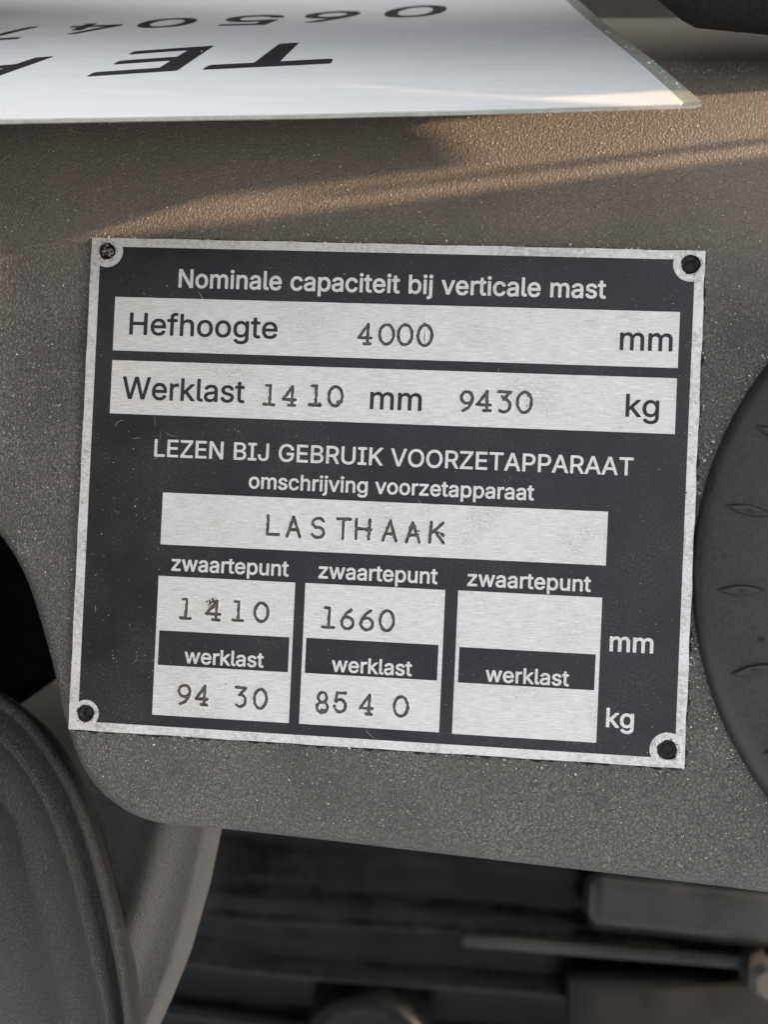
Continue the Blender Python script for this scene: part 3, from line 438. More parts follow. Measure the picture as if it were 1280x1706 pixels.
'Z':(438,["25,450 31,441 43,437 286,437 290,435 242,366 30,54 27,45 27,3 31,-9 37,-14 43,-15 397,-15 407,-12 412,-6 414,0 414,54 411,63 403,71 397,72 147,72 190,132 409,453 412,462 412,507 409,516 401,522 394,524 40,524 30,519 25,510"]),
'a':(389,["15,102 21,69 36,36 60,9 78,-3 93,-11 123,-20 156,-24 192,-21 225,-11 246,1 261,13 264,-6 269,-12 276,-15 336,-15 345,-12 350,-6 352,3 352,255 349,288 346,297 336,324 319,351 294,372 267,387 243,394 192,399 159,397 123,388 96,377 69,357 45,330 28,297 26,291 28,285 36,277 78,264 96,260 102,260 111,264 120,280 134,294 141,301 153,307 174,314 195,316 213,314 234,308 245,300 252,291 258,276 261,255 258,249 249,245 120,226 93,216 69,205 48,190 29,165 18,135","108,94 107,105 109,117 113,126 123,135 138,144 177,153 237,162 258,167 260,165 261,138 257,117 251,102 236,84 219,72 195,63 171,60 150,62 135,66 125,72 114,81"]),
'b':(424,["38,-2 43,-11 53,-15 113,-15 119,-12 126,-5 128,20 149,1 164,-9 194,-20 227,-23 257,-21 267,-20 296,-10 320,3 341,19 366,46 384,79 400,130 405,190 400,247 384,298 366,328 338,359 320,374 293,388 254,398 230,399 191,395 161,385 131,361 129,364 129,505 126,517 116,524 50,524 44,520 38,511","128,185 131,226 140,259 152,282 167,297 191,310 221,315 251,309 271,298 287,282 302,253 310,223 313,190 310,154 302,124 287,96 269,78 248,66 221,62 194,65 169,79 151,97 139,121 131,154"]),
'c':(396,["19,178 22,145 30,112 38,88 58,52 85,22 112,2 139,-11 169,-19 211,-23 244,-20 262,-16 301,1 316,10 337,28 353,46 368,73 377,97 376,106 370,114 361,118 307,131 301,131 292,126 279,97 263,79 238,67 208,61 178,66 157,76 137,97 124,119 114,154 111,187 114,220 122,250 136,277 154,297 178,310 205,315 236,310 261,298 277,280 289,256 295,250 301,247 307,247 367,263 376,271 377,280 367,307 346,338 334,352 316,366 289,382 262,392 235,398 181,398 151,392 136,387 106,371 82,351 59,325 42,295 28,259 22,226"]),
'e':(404,["19,181 27,124 42,79 58,52 81,25 106,5 136,-10 148,-14 172,-20 214,-23 253,-20 289,-10 319,7 345,28 366,55 379,85 377,97 370,105 310,119 304,119 294,112 277,88 262,74 244,66 229,63 211,61 181,65 160,73 139,90 124,112 115,142 114,151 115,154 370,154 379,157 385,163 386,202 383,244 371,286 355,320 329,352 302,373 274,387 259,392 229,398 205,399 169,397 130,384 106,371 82,352 61,328 41,295 24,244","115,236 114,238 122,262 136,284 152,298 175,310 205,315 232,311 254,301 269,286 283,265 291,238 289,236 286,236"]),
'f':(254,["-9,324 -3,315 3,312 63,312 66,309 66,0 67,-6 72,-12 78,-15 141,-15 147,-14 154,-9 157,3 157,309 159,312 228,312 234,314 239,318 243,330 243,375 239,387 234,392 225,394 159,394 157,396 157,414 160,438 165,449 177,456 195,459 210,457 225,454 234,457 240,462 243,468 257,516 256,525 249,534 240,538 225,542 186,545 153,541 132,534 105,518 84,495 70,465 66,435 66,396 63,394 3,394 -6,387 -9,378"]),
'g':(425,["19,179 22,149 28,116 42,83 61,53 77,35 106,14 148,-4 196,-10 229,-7 259,3 280,16 295,28 296,26 296,-7 294,-28 285,-49 271,-64 256,-72 235,-79 208,-82 181,-80 160,-74 143,-64 132,-55 111,-31 103,-27 94,-28 46,-54 38,-64 36,-70 38,-76 52,-100 73,-122 97,-140 130,-154 163,-163 214,-166 253,-162 298,-149 332,-130 362,-100 376,-76 380,-64 386,-37 387,-10 387,377 385,384 379,391 370,394 316,394 307,392 299,383 298,362 295,360 283,371 259,386 235,396 205,399 163,397 133,388 106,375 82,355 67,339 57,326 41,299 24,248 19,194","112,177 111,194 114,224 122,254 136,281 154,300 178,311 205,315 232,310 253,300 273,281 286,257 294,227 297,194 294,158 285,125 273,104 256,89 235,79 205,74 175,78 154,88 135,107 123,128 114,158"]),
'h':(410,["38,-3 44,-12 53,-15 116,-15 123,-12 128,-6 129,0 129,222 132,255 140,276 152,292 168,303 188,311 209,314 233,310 251,302 263,292 272,279 278,261 281,231 281,0 282,-6 287,-12 293,-15 356,-15 366,-12 372,-3 372,246 368,288 354,327 332,359 305,380 299,384 266,395 227,399 197,397 169,387 146,376 131,364 129,369 129,510 123,519 113,524 53,524 43,519 38,510"]),
'i':(167,["26,480 30,462 47,441 59,433 83,428 107,433 124,444 137,462 141,483 137,504 124,522 106,534 83,539 61,534 44,523 30,504","38,-3 44,-12 53,-15 116,-15 125,-9 129,-3 129,375 126,387 116,394 50,394 44,390 38,381"]),
'j':(167,["-25,-146 -22,-152 -16,-157 5,-158 38,-154 71,-142 95,-125 105,-113 116,-95 126,-68 129,-29 129,376 125,387 116,393 53,394 42,388 38,379 38,-26 36,-47 29,-60 20,-68 2,-72 -13,-73 -19,-76 -22,-80 -25,-89","26,478 31,460 44,443 62,432 83,428 104,432 122,443 132,454 137,463 141,484 137,505 124,523 104,535 80,539 59,534 41,521 30,505"]),
'k':(381,["38,-3 44,-12 53,-15 113,-15 119,-14 126,-9 129,0 129,132 130,135 152,155 284,-11 296,-15 371,-15 381,-12 387,-3 387,3 384,9 223,213 222,216 371,369 375,375 374,384 368,391 359,394 284,394 278,393 233,349 131,244 129,249 129,507 128,513 123,519 113,524 53,524 43,519 38,510"]),
'l':(189,["38,76 41,52 48,31 63,10 83,-5 107,-14 134,-17 161,-16 185,-11 191,-6 195,1 195,7 185,55 182,61 170,68 146,67 137,68 134,70 130,79 129,505 126,517 116,524 50,524 44,520 38,511"]),
'm':(610,["38,-3 44,-12 53,-15 116,-15 123,-12 128,-6 129,0 129,234 133,264 140,282 152,297 165,306 176,311 197,315 224,311 237,303 251,289 257,276 259,255 259,3 261,-6 266,-12 275,-15 332,-15 344,-11 348,-6 350,3 350,243 353,267 360,285 368,296 380,306 398,313 419,315 440,312 464,300 473,288 478,273 481,249 481,3 483,-6 488,-12 497,-15 554,-15 563,-13 570,-6 572,3 572,255 567,300 553,336 531,366 509,382 475,396 452,400 437,401 404,398 377,390 347,373 326,353 320,345 317,345 296,373 275,388 245,398 218,401 197,400 185,397 167,390 152,382 128,363 125,384 116,393 110,394 53,394 44,391 39,384 38,378"]),
'n':(410,["38,-3 44,-12 53,-15 116,-15 123,-12 128,-6 129,0 129,222 132,255 140,276 152,292 168,303 188,311 209,314 233,310 251,302 263,292 272,279 278,261 281,231 281,0 282,-6 287,-12 296,-15 356,-15 362,-14 369,-9 372,0 372,240 369,282 357,321 351,333 331,360 302,382 263,395 227,399 197,397 167,387 149,378 128,361 125,384 120,390 114,393 53,394 47,393 41,387 38,378"]),
'o':(415,["19,178 22,145 30,112 38,88 60,49 85,22 109,3 139,-11 172,-20 202,-23 241,-20 277,-11 307,4 331,22 355,49 376,85 385,111 392,136 395,157 396,184 395,220 386,262 373,295 355,326 329,355 304,374 277,388 256,394 232,398 208,399 178,398 139,388 109,373 82,351 61,328 42,295 28,259 22,226","112,172 111,187 114,220 123,253 136,277 157,300 178,310 208,315 235,311 260,298 280,276 292,253 301,223 304,187 301,154 293,124 281,100 259,77 235,65 208,61 178,65 154,78 136,98 123,121 114,154"]),
'p':(424,["38,-146 44,-155 53,-158 116,-158 123,-155 128,-149 129,-143 129,13 131,16 143,6 164,-8 194,-20 227,-23 266,-20 296,-10 320,3 341,19 366,46 381,73 395,112 400,133 405,193 400,247 383,301 366,328 346,352 317,376 293,388 263,396 230,399 212,398 194,396 167,388 143,372 128,358 126,382 119,391 113,394 53,394 44,390 40,385 38,376","128,185 131,226 140,259 152,282 167,297 191,310 221,315 251,309 271,298 287,282 302,253 310,223 313,190 310,154 302,124 287,96 269,78 248,66 221,62 194,65 169,79 151,97 139,121 131,154"]),
'r':(259,["38,-3 44,-12 53,-15 116,-15 123,-12 128,-6 129,0 129,234 132,258 138,273 149,288 167,302 185,308 206,311 242,308 248,309 254,314 258,324 258,381 256,390 248,397 239,399 209,400 179,395 143,379 128,366 125,384 120,390 113,394 50,394 44,391 39,384 38,378"]),
's':(365,["24,79 32,55 48,31 72,8 105,-10 141,-20 183,-23 225,-20 267,-7 303,16 323,37 341,73 346,100 346,112 343,133 331,163 313,184 279,208 231,224 174,238 150,246 138,252 128,262 124,277 129,292 140,304 162,315 186,318 213,314 232,304 245,289 255,269 264,264 273,263 327,275 333,279 337,283 338,295 327,323 309,350 288,370 258,386 231,395 204,398 186,399 141,395 108,383 76,364 53,340 36,307 32,271 35,247 45,219 63,196 99,172 147,155 207,141 231,133 243,125 249,117 252,103 248,88 234,75 213,65 180,60 153,64 132,73 117,88 106,115 96,122 90,122 30,108 25,103 23,97 22,91"]),
't':(227,["-9,326 -4,317 6,312 49,311 50,92 53,62 65,32 84,8 105,-6 135,-16 165,-19 180,-19 204,-16 221,-10 226,-4 227,5 217,56 214,62 207,68 201,69 171,65 153,68 147,72 143,80 141,101 141,311 201,312 207,313 213,318 218,323 219,329 219,377 216,386 204,394 141,395 141,467 139,476 132,484 123,486 63,486 54,480 50,470 50,395 48,394 6,394 0,392 -6,387 -9,377"]),
'u':(410,["38,133 43,91 56,52 79,19 110,-3 146,-16 179,-20 209,-17 233,-11 265,4 281,19 283,16 284,-5 293,-14 299,-15 353,-15 365,-11 371,-5 372,1 372,376 368,387 362,392 353,394 299,394 289,391 283,385 281,376 281,154 278,124 269,104 254,85 239,75 224,69 200,65 176,69 159,76 148,85 138,100 131,121 129,148 129,376 127,385 119,392 110,394 56,394 44,390 40,385 38,376"]),
'v':(389,["2,375 149,-5 155,-12 164,-15 224,-15 233,-12 241,-3 251,21 383,366 385,378 383,385 377,391 368,394 305,394 299,393 293,387 219,186 194,114 179,162 101,376 96,387 89,393 83,394 14,394 5,387 2,381"]),
'w':(567,["8,375 119,9 124,-6 128,-10 140,-15 197,-15 206,-12 212,-5 284,245 306,162 356,-9 362,-14 368,-15 428,-15 434,-14 440,-9 453,24 558,369 559,381 554,389 548,393 542,394 482,394 473,391 466,384 398,139 395,145 332,378 323,391 314,394 254,394 245,392 239,384 195,231 170,134 117,330 99,387 92,393 86,394 20,394 11,387 8,381"]),
'z':(380,["27,-3 33,-12 42,-15 336,-15 345,-13 350,-9 354,3 354,54 351,63 342,70 336,71 156,71 154,72 345,323 348,330 348,375 346,384 341,390 330,394 48,394 42,393 36,387 33,378 33,324 36,315 42,310 51,308 222,308 224,306 30,54 27,45"]),},
}
# ------------------------------------------------------------ the console panel (setting around the plate)
def smooth(t):
    t = min(1.0, max(0.0, t)); return t * t * (3 - 2 * t)

def panel_z(x, y):
    s = y - (52.8 + 0.143 * x)
    z = -1.0
    if s > 0:
        z -= 0.060 * (math.sqrt(s * s + 9) - 3)               # leans back a little above the crease
    if y > 60:
        q = min(y - 60, 22.0); z -= 30 - math.sqrt(30 * 30 - q * q)
        if y > 82: z -= (y - 82) * 1.08
    z += 0.10 * math.sin(x * 0.05 + 1) * math.sin(y * 0.06)
    return z

outline = [(250, -78), (180, -73.5), (110, -69.3), (70.3, -66.6), (41.6, -65.2), (10, -63.8), (-10, -62.9), (-27, -62.3), (-35, -62.3),
           (-39.3, -61.9), (-43, -60.9), (-46.1, -59.4), (-48.8, -57.6), (-50.8, -55.8), (-53, -53), (-54.6, -50), (-57.1, -43.7), (-59.9, -34),
           (-62.5, -26.4), (-65.8, -18.3), (-70.1, -11.8), (-76, -6.5), (-84, -3), (-100, -1), (-130, 0)]

def resample(pts, step):
    out = []
    for i in range(len(pts) - 1):
        p0 = Vector(pts[max(i - 1, 0)]); p1 = Vector(pts[i]); p2 = Vector(pts[i + 1]); p3 = Vector(pts[min(i + 2, len(pts) - 1)])
        L = (p2 - p1).length
        st = step if abs(p1.x) < 90 else step * 6
        k = max(1, int(L / st))
        for j in range(k):
            t = j / k
            lin = p1.lerp(p2, t)
            cr = 0.5 * ((2 * p1) + (-p0 + p2) * t + (2 * p0 - 5 * p1 + 4 * p2 - p3) * t * t + (-p0 + 3 * p1 - 3 * p2 + p3) * t ** 3)
            out.append(cr if L < 45 else lin)
    out.append(Vector(pts[-1]))
    return out

B = resample(outline, 1.5)
console = empty("console_panel", (0, 0, -1), "large flat grained grey plastic console panel carrying the rating plate", "machine panel")
V = []
RB = 2.6
rows_in = [j / 69 for j in range(70)]
nb = len(B)
for i, b in enumerate(B):
    t = (B[min(i + 1, nb - 1)] - B[max(i - 1, 0)]).normalized()
    nrm = Vector((t.y, -t.x))                                    # inward (up the panel)
    if nrm.y < 0 and abs(nrm.y) > abs(nrm.x): nrm = -nrm
    col = [(b.x, b.y, -24.0), (b.x, b.y, -12.0), (b.x, b.y, -5.0)]
    for k in range(7):
        th = math.pi / 2 * k / 6
        p = b + nrm * (RB * (1 - math.cos(th)))
        col.append((p.x, p.y, panel_z(p.x, p.y) - RB * (1 - math.sin(th))))
    e = b + nrm * RB
    xt = -130 + 380 * (1 - i / (nb - 1))
    xt = e.x * 0.93 + xt * 0.07
    for s in rows_in[1:]:
        x = e.x + (xt - e.x) * s; y = e.y + (128 - e.y) * s
        col.append((x, y, panel_z(x, y)))
    V += col
ncol = 3 + 7 + 69
F = [tuple(reversed(f)) for f in grid_faces(nb, ncol)]
skin = pydata("panel_skin", V, F, M_panel, console, smooth=True)
M_black = mat_simple("black_plastic", (0.022, 0.021, 0.021), 0.55, 0.3, 1.2)
bevel_box("sun_blocker", 186, 230, -120, 80.0, -1.2, 51, M_cover, console, r=3)  # added out-of-view block: shades the panel below the sun band
bevel_box("sun_blocker_pin", 182, 185.5, 81.7, 82.5, -1.2, 38, M_cover, console, r=.3)  # added thin blocker that splits the sun band in two
bevel_box("sun_blocker_lid", 186, 188.5, -120, 200, 51.5, 92, M_cover, console, r=1)  # added unseen strip that keeps low sun off the card
bevel_box("sun_blocker_beam", 186, 188.5, 84.5, 200, 33, 51, M_cover, console, r=.6)  # added unseen strip that bounds the sun band from above
bevel_box("sun_blocker_step", 189, 195, 96.5, 200, -90, 51, M_cover, console, r=.6)  # added unseen block that shades the card's upper part from the sun

# ------------------------------------------------------------ the rating plate
plate = empty("rating_plate", (0, 0, -1), "riveted aluminium load rating plate with black lettered lacquer and bare metal fields", "rating plate")

HOLES = [(-52.0, 42.55, 1.55, 2.95), (52.6, 42.6, 1.70, 3.05), (52.0, -42.0, 1.75, 3.05), (-51.9, -41.9, 1.60, 2.45)]
def edge_line(a, b, n=60, amp=0.035):
    out = []
    for k in range(n):
        t = k / n
        w = amp * (math.sin(t * 37 + a[0]) + math.sin(t * 91 + a[1]) * .6)
        dx, dy = b[0] - a[0], b[1] - a[1]; L = math.hypot(dx, dy)
        f = 0 if k == 0 else w
        out.append((a[0] + dx * t - dy / L * f, a[1] + dy * t + dx / L * f))
    return out
outer = (edge_line((-55, -45), (55, -45)) + edge_line((55, -45), (55, 45), amp=0.07) + edge_line((55, 45), (-55, 45)) + edge_line((-55, 45), (-55, -45)))
rivet_loops = [circ(x, y, r, 40, 0.05) for x, y, r, _ in HOLES]
def lac_outline():
    X0, X1, Y0, Y1 = -53.3, 53.3, -43.4, 43.4
    pts = []
    def arc(cx, cy, r, a0, a1, n=18):
        return [(cx + r * math.cos(a0 + (a1 - a0) * k / n), cy + r * math.sin(a0 + (a1 - a0) * k / n)) for k in range(n + 1)]
    # BL, BR, TR, TL going counter-clockwise
    for (ix, sx, sy) in ((3, -1, -1), (2, 1, -1), (1, 1, 1), (0, -1, 1)):
        cx, cy, _, r = HOLES[ix]
        ex = X1 if sx > 0 else X0; ey = Y1 if sy > 0 else Y0
        px = cx - sx * math.sqrt(r * r - (ey - cy) ** 2)        # meets the horizontal edge
        py = cy - sy * math.sqrt(r * r - (ex - cx) ** 2)        # meets the vertical edge
        ah = math.atan2(ey - cy, px - cx); av = math.atan2(py - cy, ex - cx)
        a0, a1 = (av, ah) if sx * sy > 0 else (ah, av)
        # travel through the side that faces the plate centre
        mid = math.atan2(-sy, -sx)
        def unwrap(a, ref):
            while a - ref > math.pi: a -= 2 * math.pi
            while a - ref < -math.pi: a += 2 * math.pi
            return a
        a0, a1 = unwrap(a0, mid), unwrap(a1, mid)
        pts += arc(cx, cy, r, a0, a1)
    return pts
LAC = lac_outline()

link_mesh("plate_body", curve_mesh([outer] + rivet_loops, -1.0, -0.30), M_rim, plate)
link_mesh("border", curve_mesh([outer, LAC] + rivet_loops, -0.30, 0.0), M_rim, plate)

R1 = (-50.1, 51.08, 24.40, 34.22); R2 = (-50.1, 51.04, 12.87, 22.62); R3 = (-39.5, 40.16, -10.55, -1.13)
C1 = (-39.56, -14.5, -41.4, -16.25); B1 = (-38.95, -15.1, -32.35, -26.1)
C2 = (-12.66, 12.36, -41.4, -16.22); B2 = (-12.05, 11.6, -32.28, -26.0)
C3 = (14.65, 39.78, -41.5, -16.18); B3 = (15.3, 39.06, -32.4, -26.14)
link_mesh("black_lacquer_face", curve_mesh([LAC] + [rect(*q) for q in (R1, R2, R3, C1, C2, C3)], -0.30, 0.0), M_lacquer, plate)
for bx in (B1, B2, B3):
    link_mesh("caption_box", curve_mesh([rect(*bx)], -0.30, 0.004), M_lacquer, plate)

# stamped characters as strokes in a unit box
def el(cx, cy, rx, ry, a0=0, a1=360, n=22):
    return [(cx + rx * math.cos(math.radians(a0 + (a1 - a0) * k / n)), cy + ry * math.sin(math.radians(a0 + (a1 - a0) * k / n))) for k in range(n + 1)]
STROKE = {
    '0': [el(.5, .5, .5, .5)],
    '1': [[(.18, .97), (.55, .97), (.55, .0)], [(.02, .0), (1, .0)]],
    '3': [[(.05, 1), (.92, 1), (.42, .62)] + el(.5, .32, .46, .32, 95, -130, 16)],
    '4': [[(.72, 0), (.72, 1), (.0, .3), (1, .3)], [(.48, 0), (.96, 0)]],
    '5': [[(.9, 1), (.18, 1), (.1, .55)] + el(.48, .33, .45, .32, 130, -145, 18)],
    '6': [el(.5, .31, .47, .31), [(.78, 1.0), (.45, .84), (.14, .58), (.03, .3)]],
    '8': [el(.5, .74, .38, .26), el(.5, .25, .48, .25)],
    '9': [el(.5, .69, .47, .31), [(.97, .7), (.9, .42), (.62, .14), (.2, .0)]],
    'L': [[(.12, 1), (.08, 0), (.98, .0)]],
    'A': [[(0, 0), (.48, 1), (1, 0)], [(.2, .34), (.82, .34)]],
    'S': [el(.52, .75, .42, .25, 25, 250, 14) + el(.5, .25, .46, .27, 80, -155, 14)],
    'T': [[(0, 1), (1, 1)], [(.48, 1), (.48, 0)]],
    'H': [[(.04, 1), (.02, 0)], [(.97, 1), (.9, 0)], [(.02, .52), (.95, .5)]],
    'K': [[(.1, 1), (.06, 0)], [(.92, 1), (.1, .42)], [(.36, .58), (1, 0)]],
    '|': [[(.5, 0), (.5, 1)]],
}
STAMP = [('4', -3.99, 28.78, 2.78, 3.98), ('0', -0.11, 28.82, 2.99, 4.02), ('0', 3.21, 28.84, 2.99, 4.06), ('0', 6.74, 28.84, 2.99, 4.17), ('1', -20.79, 17.29, 2.46, 3.96), ('4', -17.13, 17.23, 2.78, 3.9), ('1', -12.43, 17.5, 2.62, 4.01), ('0', -8.8, 17.43, 2.94, 3.95), ('9', 14.69, 17.39, 2.57, 3.85), ('4', 17.7, 17.5, 2.89, 3.85), ('3', 21.26, 17.46, 2.83, 4.06), ('0', 24.81, 17.53, 2.99, 4.06), ('L', -19.08, -6.11, 2.83, 3.86), ('A', -15.31, -6.27, 2.84, 3.96), ('S', -10.89, -6.23, 2.89, 3.85), ('T', -6.31, -6.23, 2.82, 4.06), ('H', -2.79, -6.13, 3.1, 3.96), ('A', 2.07, -6.17, 2.82, 4.06), ('A', 6.16, -6.26, 2.78, 3.96), ('K', 10.36, -6.12, 3.1, 4.06), ('1', -34.32, -21.93, 2.41, 4.02), ('4', -29.22, -21.94, 2.99, 3.93), ('1', -24.72, -21.83, 2.35, 3.96), ('0', -20.44, -21.87, 2.89, 3.85), ('1', -8.26, -22.14, 2.48, 4.06), ('6', -4.83, -22.32, 2.73, 3.89), ('6', -1.37, -22.3, 2.78, 3.91), ('0', 2.22, -22.19, 2.89, 4.06), ('9', -33.86, -37.42, 2.62, 3.85), ('4', -30.6, -37.36, 2.61, 3.9), ('3', -23.57, -37.27, 2.6, 3.9), ('0', -19.91, -37.36, 2.72, 3.93), ('8', -8.68, -37.33, 2.51, 4.06), ('5', -5.42, -37.17, 2.71, 3.93), ('4', -0.75, -37.23, 2.67, 3.96), ('0', 5.4, -37.24, 2.91, 3.97)]
# smears and second strikes: (x, y, radius)
BLOBS = [(-7.9, 16.5, .55), (-8.3, 16.3, .4), (-29.9, -20.6, .75), (-29.2, -20.2, .6), (-29.4, -21.3, .5), (-8.7, -38.9, .7), (-8.1, -38.8, .45),
         (-2.0, -6.0, .55), (-1.5, -6.2, .5), (7.0, -6.3, .5), (11.3, -6.6, .55), (10.7, -6.3, .4), (5.6, -5.6, .4), (-26.3, -35.1, .18), (-6.5, -37.9, .35),
         (-30.3, -37.9, .35), (-23.0, -38.3, .3), (20.9, 18.4, .3), (-11.7, 16.0, .35)]
EXTRA = [[(6.7, 31.3), (6.62, 30.7), (6.75, 27.0)], [(5.9, 30.4), (6.65, 31.2), (7.5, 30.3)], [(25.3, 16.6), (25.35, 18.9)]]

def strokes_of(ch, cx, cy, w, h):
    w -= .50; h -= .50
    rot = random.uniform(-.025, .025) 
    out = []
    for pl in STROKE[ch]:
        q = []
        for x, y in pl:
            dx, dy = (x - .5) * w, (y - .5) * h
            q.append((cx + dx * math.cos(rot) - dy * math.sin(rot), cy + dx * math.sin(rot) + dy * math.cos(rot)))
        out.append(q)
    return out
SP = [(c, strokes_of(c, x, y, w, h), (x, y, w, h)) for c, x, y, w, h in STAMP]

def seg_dist(X, Y, pl):
    d = np.full(X.shape, 9.0)
    for (x0, y0), (x1, y1) in zip(pl[:-1], pl[1:]):
        vx, vy = x1 - x0, y1 - y0
        L = vx * vx + vy * vy + 1e-9
        t = np.clip(((X - x0) * vx + (Y - y0) * vy) / L, 0, 1)
        d = np.minimum(d, np.hypot(X - x0 - t * vx, Y - y0 - t * vy))
    return d

def axis(a, b, zones, fine, coarse, keep=()):
    pts = {round(a, 4), round(b, 4)} | {round(k, 4) for k in keep}
    n = max(1, int((b - a) / coarse)); pts |= {round(a + (b - a) * k / n, 4) for k in range(n + 1)}
    for z0, z1 in zones:
        k = z0
        while k < z1:
            if a < k < b: pts.add(round(k, 4))
            k += fine
    p = sorted(pts)
    kp = {round(k, 4) for k in keep} | {round(a, 4), round(b, 4)}
    out = [p[0]]
    for q in p[1:]:
        if q - out[-1] > fine * .45: out.append(q)
        elif q in kp: out[-1] = q
    return np.array(out)

def vnoise(X, Y, s, seed):
    """smooth value noise"""
    r = np.random.default_rng(seed).random((64, 64))
    x = X * s; y = Y * s
    xi = np.floor(x).astype(int); yi = np.floor(y).astype(int); fx = x - xi; fy = y - yi
    fx = fx * fx * (3 - 2 * fx); fy = fy * fy * (3 - 2 * fy)
    g = lambda a, b: r[a % 64, b % 64]
    return (g(xi, yi) * (1 - fx) + g(xi + 1, yi) * fx) * (1 - fy) + (g(xi, yi + 1) * (1 - fx) + g(xi + 1, yi + 1) * fx) * fy

def value_field(R, box=None):
    x0, x1, y0, y1 = R
    mine = [s for s in SP if x0 < s[2][0] < x1 and y0 < s[2][1] < y1]
    zx = [(s[2][0] - s[2][2] / 2 - .5, s[2][0] + s[2][2] / 2 + .5) for s in mine]
    zy = [(s[2][1] - s[2][3] / 2 - .6, s[2][1] + s[2][3] / 2 + .6) for s in mine]
    kx, ky = ((box[0], box[1]), (box[2], box[3])) if box else ((), ())
    xs = axis(x0, x1, zx, .085, 2.5, kx); ys = axis(y0, y1, zy, .085, 2.5, ky)
    X, Y = np.meshgrid(xs, ys, indexing='ij')
    Z = np.full(X.shape, -0.010)
    Z += (vnoise(X, Y, .4, 3) - .5) * .006
    wob = (vnoise(X, Y, 2.3, 5) - .5)
    own = np.full(X.shape, -1, int); best = np.full(X.shape, 9.0)
    half = .305 + wob * .14
    for k, (c, pls, _) in enumerate(mine):
        d = np.full(X.shape, 9.0)
        for pl in pls: d = np.minimum(d, seg_dist(X, Y, pl))
        own = np.where(d < best, k, own); best = np.minimum(best, d)
    depth = .16 + .10 * vnoise(X, Y, .55, 9)
    for pl in EXTRA:
        d = seg_dist(X, Y, pl) + .23
        best = np.minimum(best, d)
    for bx, by, br in BLOBS:
        d = np.hypot(X - bx, Y - by) / br * .25 + np.where(vnoise(X, Y, 3.6, 21) > .46, 0, .25)
        d = np.where(np.hypot(X - bx, Y - by) < br, d * .6 + .10, 9)
        best = np.minimum(best, d)
    near = (own < 0) & (best < 1)
    t = np.clip(1 - best / half, 0, 1)
    g = np.minimum(1, t * 1.9); g = g * g * (3 - 2 * g)
    Z -= depth * g
    Z += .050 * np.exp(-((best - half - .10) / .09) ** 2)
    nx, ny = X.shape
    verts = np.stack([X, Y, Z], -1).reshape(-1, 3)
    Fp, Fs = [], {}
    bc = (best[:-1, :-1] + best[1:, 1:] + best[1:, :-1] + best[:-1, 1:]) / 4
    hc = half[:-1, :-1]
    oc = own[:-1, :-1]
    for i in range(nx - 1):
        cx = (xs[i] + xs[i + 1]) / 2
        inx = box and box[0] < cx < box[1]
        for j in range(ny - 1):
            if inx and box[2] < (ys[j] + ys[j + 1]) / 2 < box[3]: continue
            f = (i * ny + j, (i + 1) * ny + j, (i + 1) * ny + j + 1, i * ny + j + 1)
            if bc[i, j] < hc[i, j] * .92 and oc[i, j] >= 0: Fs.setdefault(int(oc[i, j]), []).append(f)
            else: Fp.append(f)
    fo = pydata("value_field", verts, Fp, M_metal, plate, smooth=True)
    me = fo.data
    bm = bmesh.new(); bm.from_mesh(me)
    bmesh.ops.delete(bm, geom=[v for v in bm.verts if not v.link_faces], context='VERTS')
    bm.to_mesh(me); bm.free()
    for k, fs in sorted(Fs.items()):
        used = sorted({v for f in fs for v in f}); mp = {v: i for i, v in enumerate(used)}
        nm = "stamped_letter" if mine[k][0] in "LASTHK" else "stamped_digit"
        o = pydata(nm, verts[used], [tuple(mp[v] for v in f) for f in fs], M_stamp, fo, smooth=True)
        o['label'] = "stamped %s %s" % ("letter" if nm == "stamped_letter" else "digit", mine[k][0])
    return fo

fields = {}
for nm, R, bx in (("r1", R1, None), ("r2", R2, None), ("r3", R3, None), ("c1", C1, B1), ("c2", C2, B2), ("c3", C3, B3)):
    fields[nm] = value_field(R, bx)

# ------------------------------------------------------------ lettering (outlines in thousandths of an em)
def glyph(ch, w='M'):
    adv, loops = GLYPHS[w][ch]
    return adv, [[tuple(map(float, p.split(','))) for p in lp.split()] for lp in loops]

CAPH = max(p[1] for lp in glyph('N')[1] for p in lp)

def layout(text, x0, x1, y0, cap, y1=None, w='M'):
    s = cap / CAPH
    pen = 0.0; items = []
    for ch in text:
        if ch == ' ': pen += 215; continue
        adv, loops = glyph(ch, w)
        items.append((ch, pen, loops)); pen += adv
    lo = min(p[0] + items[0][1] for lp in items[0][2] for p in lp)
    hi = max(p[0] + items[-1][1] for lp in items[-1][2] for p in lp)
    sx = (x1 - x0) / (hi - lo)
    out = []
    for ch, pn, loops in items:
        out.append([[(x0 + (p[0] + pn - lo) * sx, y0 + p[1] * s + (0 if y1 is None else (y1 - y0) * ((p[0] + pn - lo) / (hi - lo)))) for p in lp] for lp in loops])
    return out

def lettering(text, x0, x1, y0, cap, bold, mat, z0, z1, parent, y1=None):
    words, k = text.split(' '), 0
    shapes = layout(text, x0, x1, y0, cap, y1, bold)
    for w in words:
        ws = shapes[k:k + len(w)]; k += len(w)
        mes = [curve_mesh(sh, z0, z1) for sh in ws]
        bm = bmesh.new()
        for me in mes:
            bm.from_mesh(me); bpy.data.meshes.remove(me)
        me = bpy.data.meshes.new("word"); bm.to_mesh(me); bm.free()
        o = link_mesh("lettering", me, mat, parent)
        o['label'] = ("light" if mat is M_white else "black") + " printed word " + w

